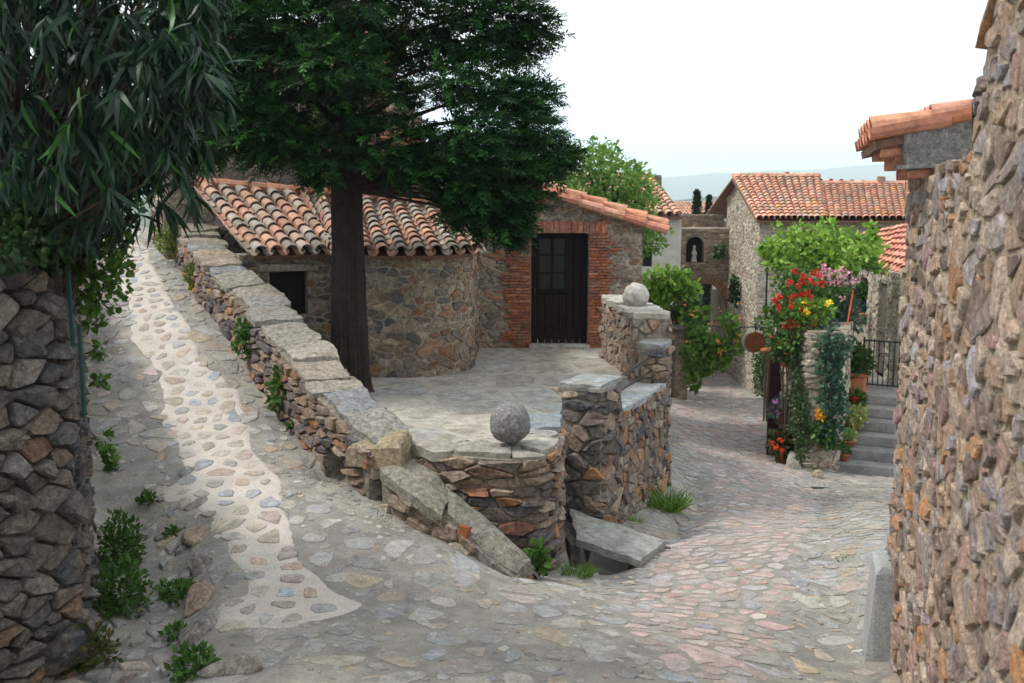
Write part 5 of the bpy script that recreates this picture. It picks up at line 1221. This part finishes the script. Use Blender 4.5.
for i, (u, v, Y, r) in enumerate(LB):
    c = at(u,v,Y); limbs.append((c,r)); n_ = int(330*r*r*2.7+50)
    d = rs_.normal(size=(n_,3)); d /= np.linalg.norm(d,axis=1,keepdims=True); d[:,2] *= .62
    # twigs gather in plates so that gaps show between them
    lev = np.round(d[:,2]*2.5)/2.5; d[:,2] = d[:,2]*.3+lev*.7-.10*np.hypot(d[:,0],d[:,1])
    rad = rs_.uniform(.25,1,n_)**.55; pos = np.array(c)+d*rad[:,None]*r*1.08
    out = np.array(c)-np.array((TB.x,TB.y,c.z)); ol = np.linalg.norm(out)+1e-6; out = out/ol
    dr = d*.8+out*.7+rs_.normal(0,.35,(n_,3))+np.array([0,0,-.10])
    cols = cmix(rs_, n_, (.004,.022,.006),(.018,.072,.015),(.045,.14,.024),.2)
    nm.inst(SPR_V, SPR_F, bases(dr, rs_, roll=.6), pos, rs_.uniform(.16,.34,n_), cols)
    if i%2 == 0: cones += [Vector(p) for p in pos[:3]]
nm.build('crown','needle',t)
mb = MB()
for c, r in limbs:
    h_ = min(6.2,max(2.65,(c.z-TB.z)*.85)); a = Vector((TB.x,TB.y,TB.z+h_)); m_ = a.lerp(c,.55)+Vector((0,0,.12)); mb.tube([a,m_,c],[.05*r+.02,.035*r+.01,.008],6)
mb.build('limb','bark',t)
mb = MB()
for c in cones: mb.lathe(c,[(0,-.016),(.013,-.01),(.018,0),(.013,.01),(0,.016)],6,(.38,.33,.27))
mb.build('cones','stone',t,kind='stuff')

# ------------------------------------------------------------------ oleander over the left wall
OB = Vector((-3.35,6.6,-1.0))
t = thing('oleander', 'dark oleander with long drooping leaves overhanging the left wall', 'shrub', tuple(OB))
nm = NM(); mb = MB(); rs_ = np.random.RandomState(5); R = random.Random(5); tips = []
REG = [(0,0,195),(40,0,215),(80,0,222),(120,0,222),(160,0,205),(190,0,180),(215,0,130)]
for i in range(520):
    u = R.uniform(-70,222); vmax = np.interp(u,[-70,0,60,110,150,190,222],[190,195,200,205,185,160,60]); v = R.uniform(-60,vmax)
    if u > 190 and R.random() < .45: continue
    tips.append((at(u,v,R.uniform(5.1,7.2) if u < 150 else R.uniform(5.3,6.2))))
tips += [at(u,v,Y) for u,v,Y in [(190,190,5.6),(165,205,5.6),(120,222,5.7),(95,225,5.6),(150,150,5.4),(205,150,5.6),(215,70,5.6),(222,100,5.6),(200,20,5.6),(75,222,5.7),(140,215,5.8),(210,45,5.6),(185,120,5.4)]]
for c in tips:
    n_ = R.randint(12,18); ax = Vector((R.uniform(-.5,.7),R.uniform(-.5,.3),R.uniform(-.9,.2))).normalized()
    d = rs_.normal(0,.6,(n_,3))+np.array(ax)*.6+np.array([0,-.05,-.75]); off = np.outer(rs_.uniform(-.07,.05,n_), np.array(ax))
    nm.inst(OLE_V, OLE_F, bases(d, rs_, roll=1.2), np.array(c)+off, rs_.uniform(.13,.25,n_), cmix(rs_, n_, (.005,.018,.009),(.017,.050,.021),(.04,.12,.02),.08))
    if R.random() < .35:
        m_ = OB.lerp(c,.6)+Vector((0,0,.25)); mb.tube([OB+Vector((R.uniform(-.3,.3),R.uniform(-.3,.3),0)),m_,c],[.02,.012,.004],5)
nm.build('foliage','gloss',t); mb.build('stem','twig',t)
bush('ivy', 'dark green ivy mat covering the top of the left foreground wall', 'ivy', Vector((-3.0,6.0,-.5)),
 [(at(u,v,Y),r,(1.1,.9,.8)) for u,v,Y,r in [(5,225,5.6,.35),(35,222,5.9,.35),(60,232,6.1,.3),(80,245,6.3,.25),(10,200,6,.4),(50,205,6.3,.4),(0,245,5.3,.2),(40,245,5.9,.22),(90,215,6.6,.3),(20,180,6.8,.5),(70,190,7,.5),(0,150,7.2,.6),(60,140,7.6,.6)]], ((.012,.035,.010),(.035,.085,.022)), .05, 900, density=2600)
bush('creeper', 'light green small-leaved creeper spilling round the corner of the left wall', 'creeper', Vector((-2.75,6.4,-.9)),
 [(at(u,v,Y),r,(1,.8,1)) for u,v,Y,r in [(100,255,6.3,.18),(105,280,6.3,.16),(98,300,6.3,.12),(120,262,6.25,.1),(92,270,6.4,.2),(95,320,6.35,.07),(108,238,6.4,.14),(100,380,6.6,.05),(106,440,6.6,.07),(98,350,6.5,.05),(110,455,6.6,.05)]], ((.05,.12,.02),(.12,.22,.04)), .045, 930, density=3600, stems=False)

for i, (x, y, r, lb) in enumerate([(-9.5,9,1.5,'rounded green bush behind the left wall'),(-8.2,13.5,1.3,'second green bush beyond the left wall, farther up the slope'),(-7.2,6.5,1.2,'small dense bush just behind the left foreground wall')]):
    bush('bush', lb, 'bush', Vector((x,y,H(x,y))), [(Vector((x+R.uniform(-1,1)*r*.5,y+R.uniform(-1,1)*r*.5,H(x,y)+R.uniform(.2,1)*r)), r*.6, (1,1,.8)) for _ in range(6)], G_MID, .1, 960+i*7, density=500)
# ------------------------------------------------------------------ weeds
def weed(label, u, v, r, g, seed, name='weed', shape='leaf', size=.05, sq=(1,1,.8), lift=.5, n_=260, dY=0):
    q = gnd(u, v); t = thing(name, label, 'weed', tuple(q)); nm = NM(); clump(nm, q+Vector((0,dY,r*lift)), r, n_, size, g[0], g[1], seed, shape, squash=sq, droop=-.4); nm.build('foliage','leaf',t); return t
GW = ((.04,.10,.02),(.10,.20,.04))
weed('tall leafy weed clump at the foot of the left wall, upper one', 122, 565, .26, GW, 1, sq=(.6,.8,1.25), n_=900)
weed('broad weed clump in the ditch below the left wall, middle one', 122, 612, .25, GW, 2, sq=(.8,.8,1.1), n_=900)
weed('sprawling weed on the ditch stones beside the edging', 178, 600, .13, GW, 3, sq=(1.3,1,.5))
weed('low weed near the pale path edging', 176, 640, .08, GW, 4, n_=110)
weed('dark leafy weed at the bottom edge, left of the tan boulder', 192, 676, .13, GW, 5, n_=320)
weed('bushy weed with reddish stems in the bottom left corner', 78, 668, .2, ((.04,.09,.02),(.14,.10,.04)), 6, sq=(1.3,1,.9), n_=900)
weed('slim weed growing beside the left wall higher up the path', 112, 470, .08, GW, 7, sq=(.6,.6,1.5), n_=120)
weed('small tuft of weed in the cobbles above the ditch', 148, 503, .07, GW, 8, n_=110)
weed('small green weed tucked on the ditch stones', 172, 536, .05, GW, 9, n_=60)
def wallweed(label, u, v, Y, r, g, seed, sq=(.8,.8,1.2), n_=420, size=.06):
    q = at(u,v,Y); t = thing('wall_plant', label, 'plant', tuple(q)); nm = NM(); clump(nm, q, r, n_, size, g[0], g[1], seed, 'broad', squash=sq); nm.build('foliage','leaf',t)
wallweed('lush green plant hanging on the path side of the coped wall, nearest one', 287, 392, 10.7, .27, GW, 10, (.8,.7,1.15), 620)
wallweed('small lower sprig under the lush plant on the coped wall', 293, 425, 10.4, .06, GW, 16, O, 40)
wallweed('green plant on the coped wall just above the lush one', 249, 338, 11.75, .22, GW, 11, n_=360)
wallweed('yellowish weeds along the upper part of the coped wall', 172, 238, 15.6, .35, ((.10,.15,.03),(.2,.25,.05)), 12, (.7,1.1,.8), 420)
wallweed('yellow-green tuft midway up the coped wall', 195, 275, 14.0, .16, ((.10,.15,.03),(.2,.25,.05)), 13, n_=200)
wallweed('dark fern at the bottom end of the rounded retaining wall', 538, 560, 8.35, .12, GW, 14, (.7,.7,1.3), 200)
def grass(label, u, v, r, seed, h=.16, n_=200):
    q = gnd(u,v); t = thing('grass_tuft', label, 'grass tuft', tuple(q)); nm = NM(); rs_ = np.random.RandomState(seed); a = rs_.uniform(0,6.28,n_); rr_ = r*np.sqrt(rs_.uniform(0,1,n_))
    pos = np.stack([q.x+rr_*np.cos(a), q.y+rr_*np.sin(a), np.full(n_, q.z-.01)],1); d = np.stack([np.cos(a)*.6, np.sin(a)*.6, np.ones(n_)],1)+rs_.normal(0,.25,(n_,3))
    nm.inst(GRASS_V, GRASS_F, bases(d, rs_, roll=3.1), pos, h*rs_.uniform(.6,1.2,n_), cmix(rs_, n_, (.09,.18,.03),(.2,.33,.06))); nm.build('blades','leaf',t)
grass('bright grass tuft in front of the dark drain opening', 577, 575, .14, 1, .14, 260)
grass('fern-like green tuft at the foot of the street wall', 667, 508, .22, 2, .3, 340)
grass('small grass tuft beside the drain slab at the wall foot', 636, 522, .07, 3, .12, 70)
grass('thin grass in the gutter right of the street', 845, 560, .08, 4, .08, 50)
grass('green weeds at the foot of the hanging creeper', 806, 462, .2, 5, .14, 200)
grass('weed tuft by the cottage door, against the parapet', 610, 352, .2, 6, .25, 160)
grass('short green tuft at the foot of the rounded bakehouse wall', 470, 362, .12, 7, .12, 90)

# ------------------------------------------------------------------ haze
mb = MB(); x0, x1, y0, y1, z0, z1 = -6800, 6800, -3300, 6800, -60, 250
vs = [(x,y,z) for x in (x0,x1) for y in (y0,y1) for z in (z0,z1)]
mb.add(vs, [(0,1,3,2),(4,6,7,5),(0,4,5,1),(2,3,7,6),(0,2,6,4),(1,5,7,3)], (1,1,1)); hz = mb.build('haze','white',kind='stuff')
m = bpy.data.materials.new('haze'); m.use_nodes = True; m.node_tree.nodes.clear(); pv = m.node_tree.nodes.new('ShaderNodeVolumePrincipled')
pv.inputs['Color'].default_value = (.78,.92,1,1); pv.inputs['Density'].default_value = 2.6e-4
oo = m.node_tree.nodes.new('ShaderNodeOutputMaterial'); m.node_tree.links.new(pv.outputs[0], oo.inputs['Volume']); hz.data.materials.clear(); hz.data.materials.append(m)
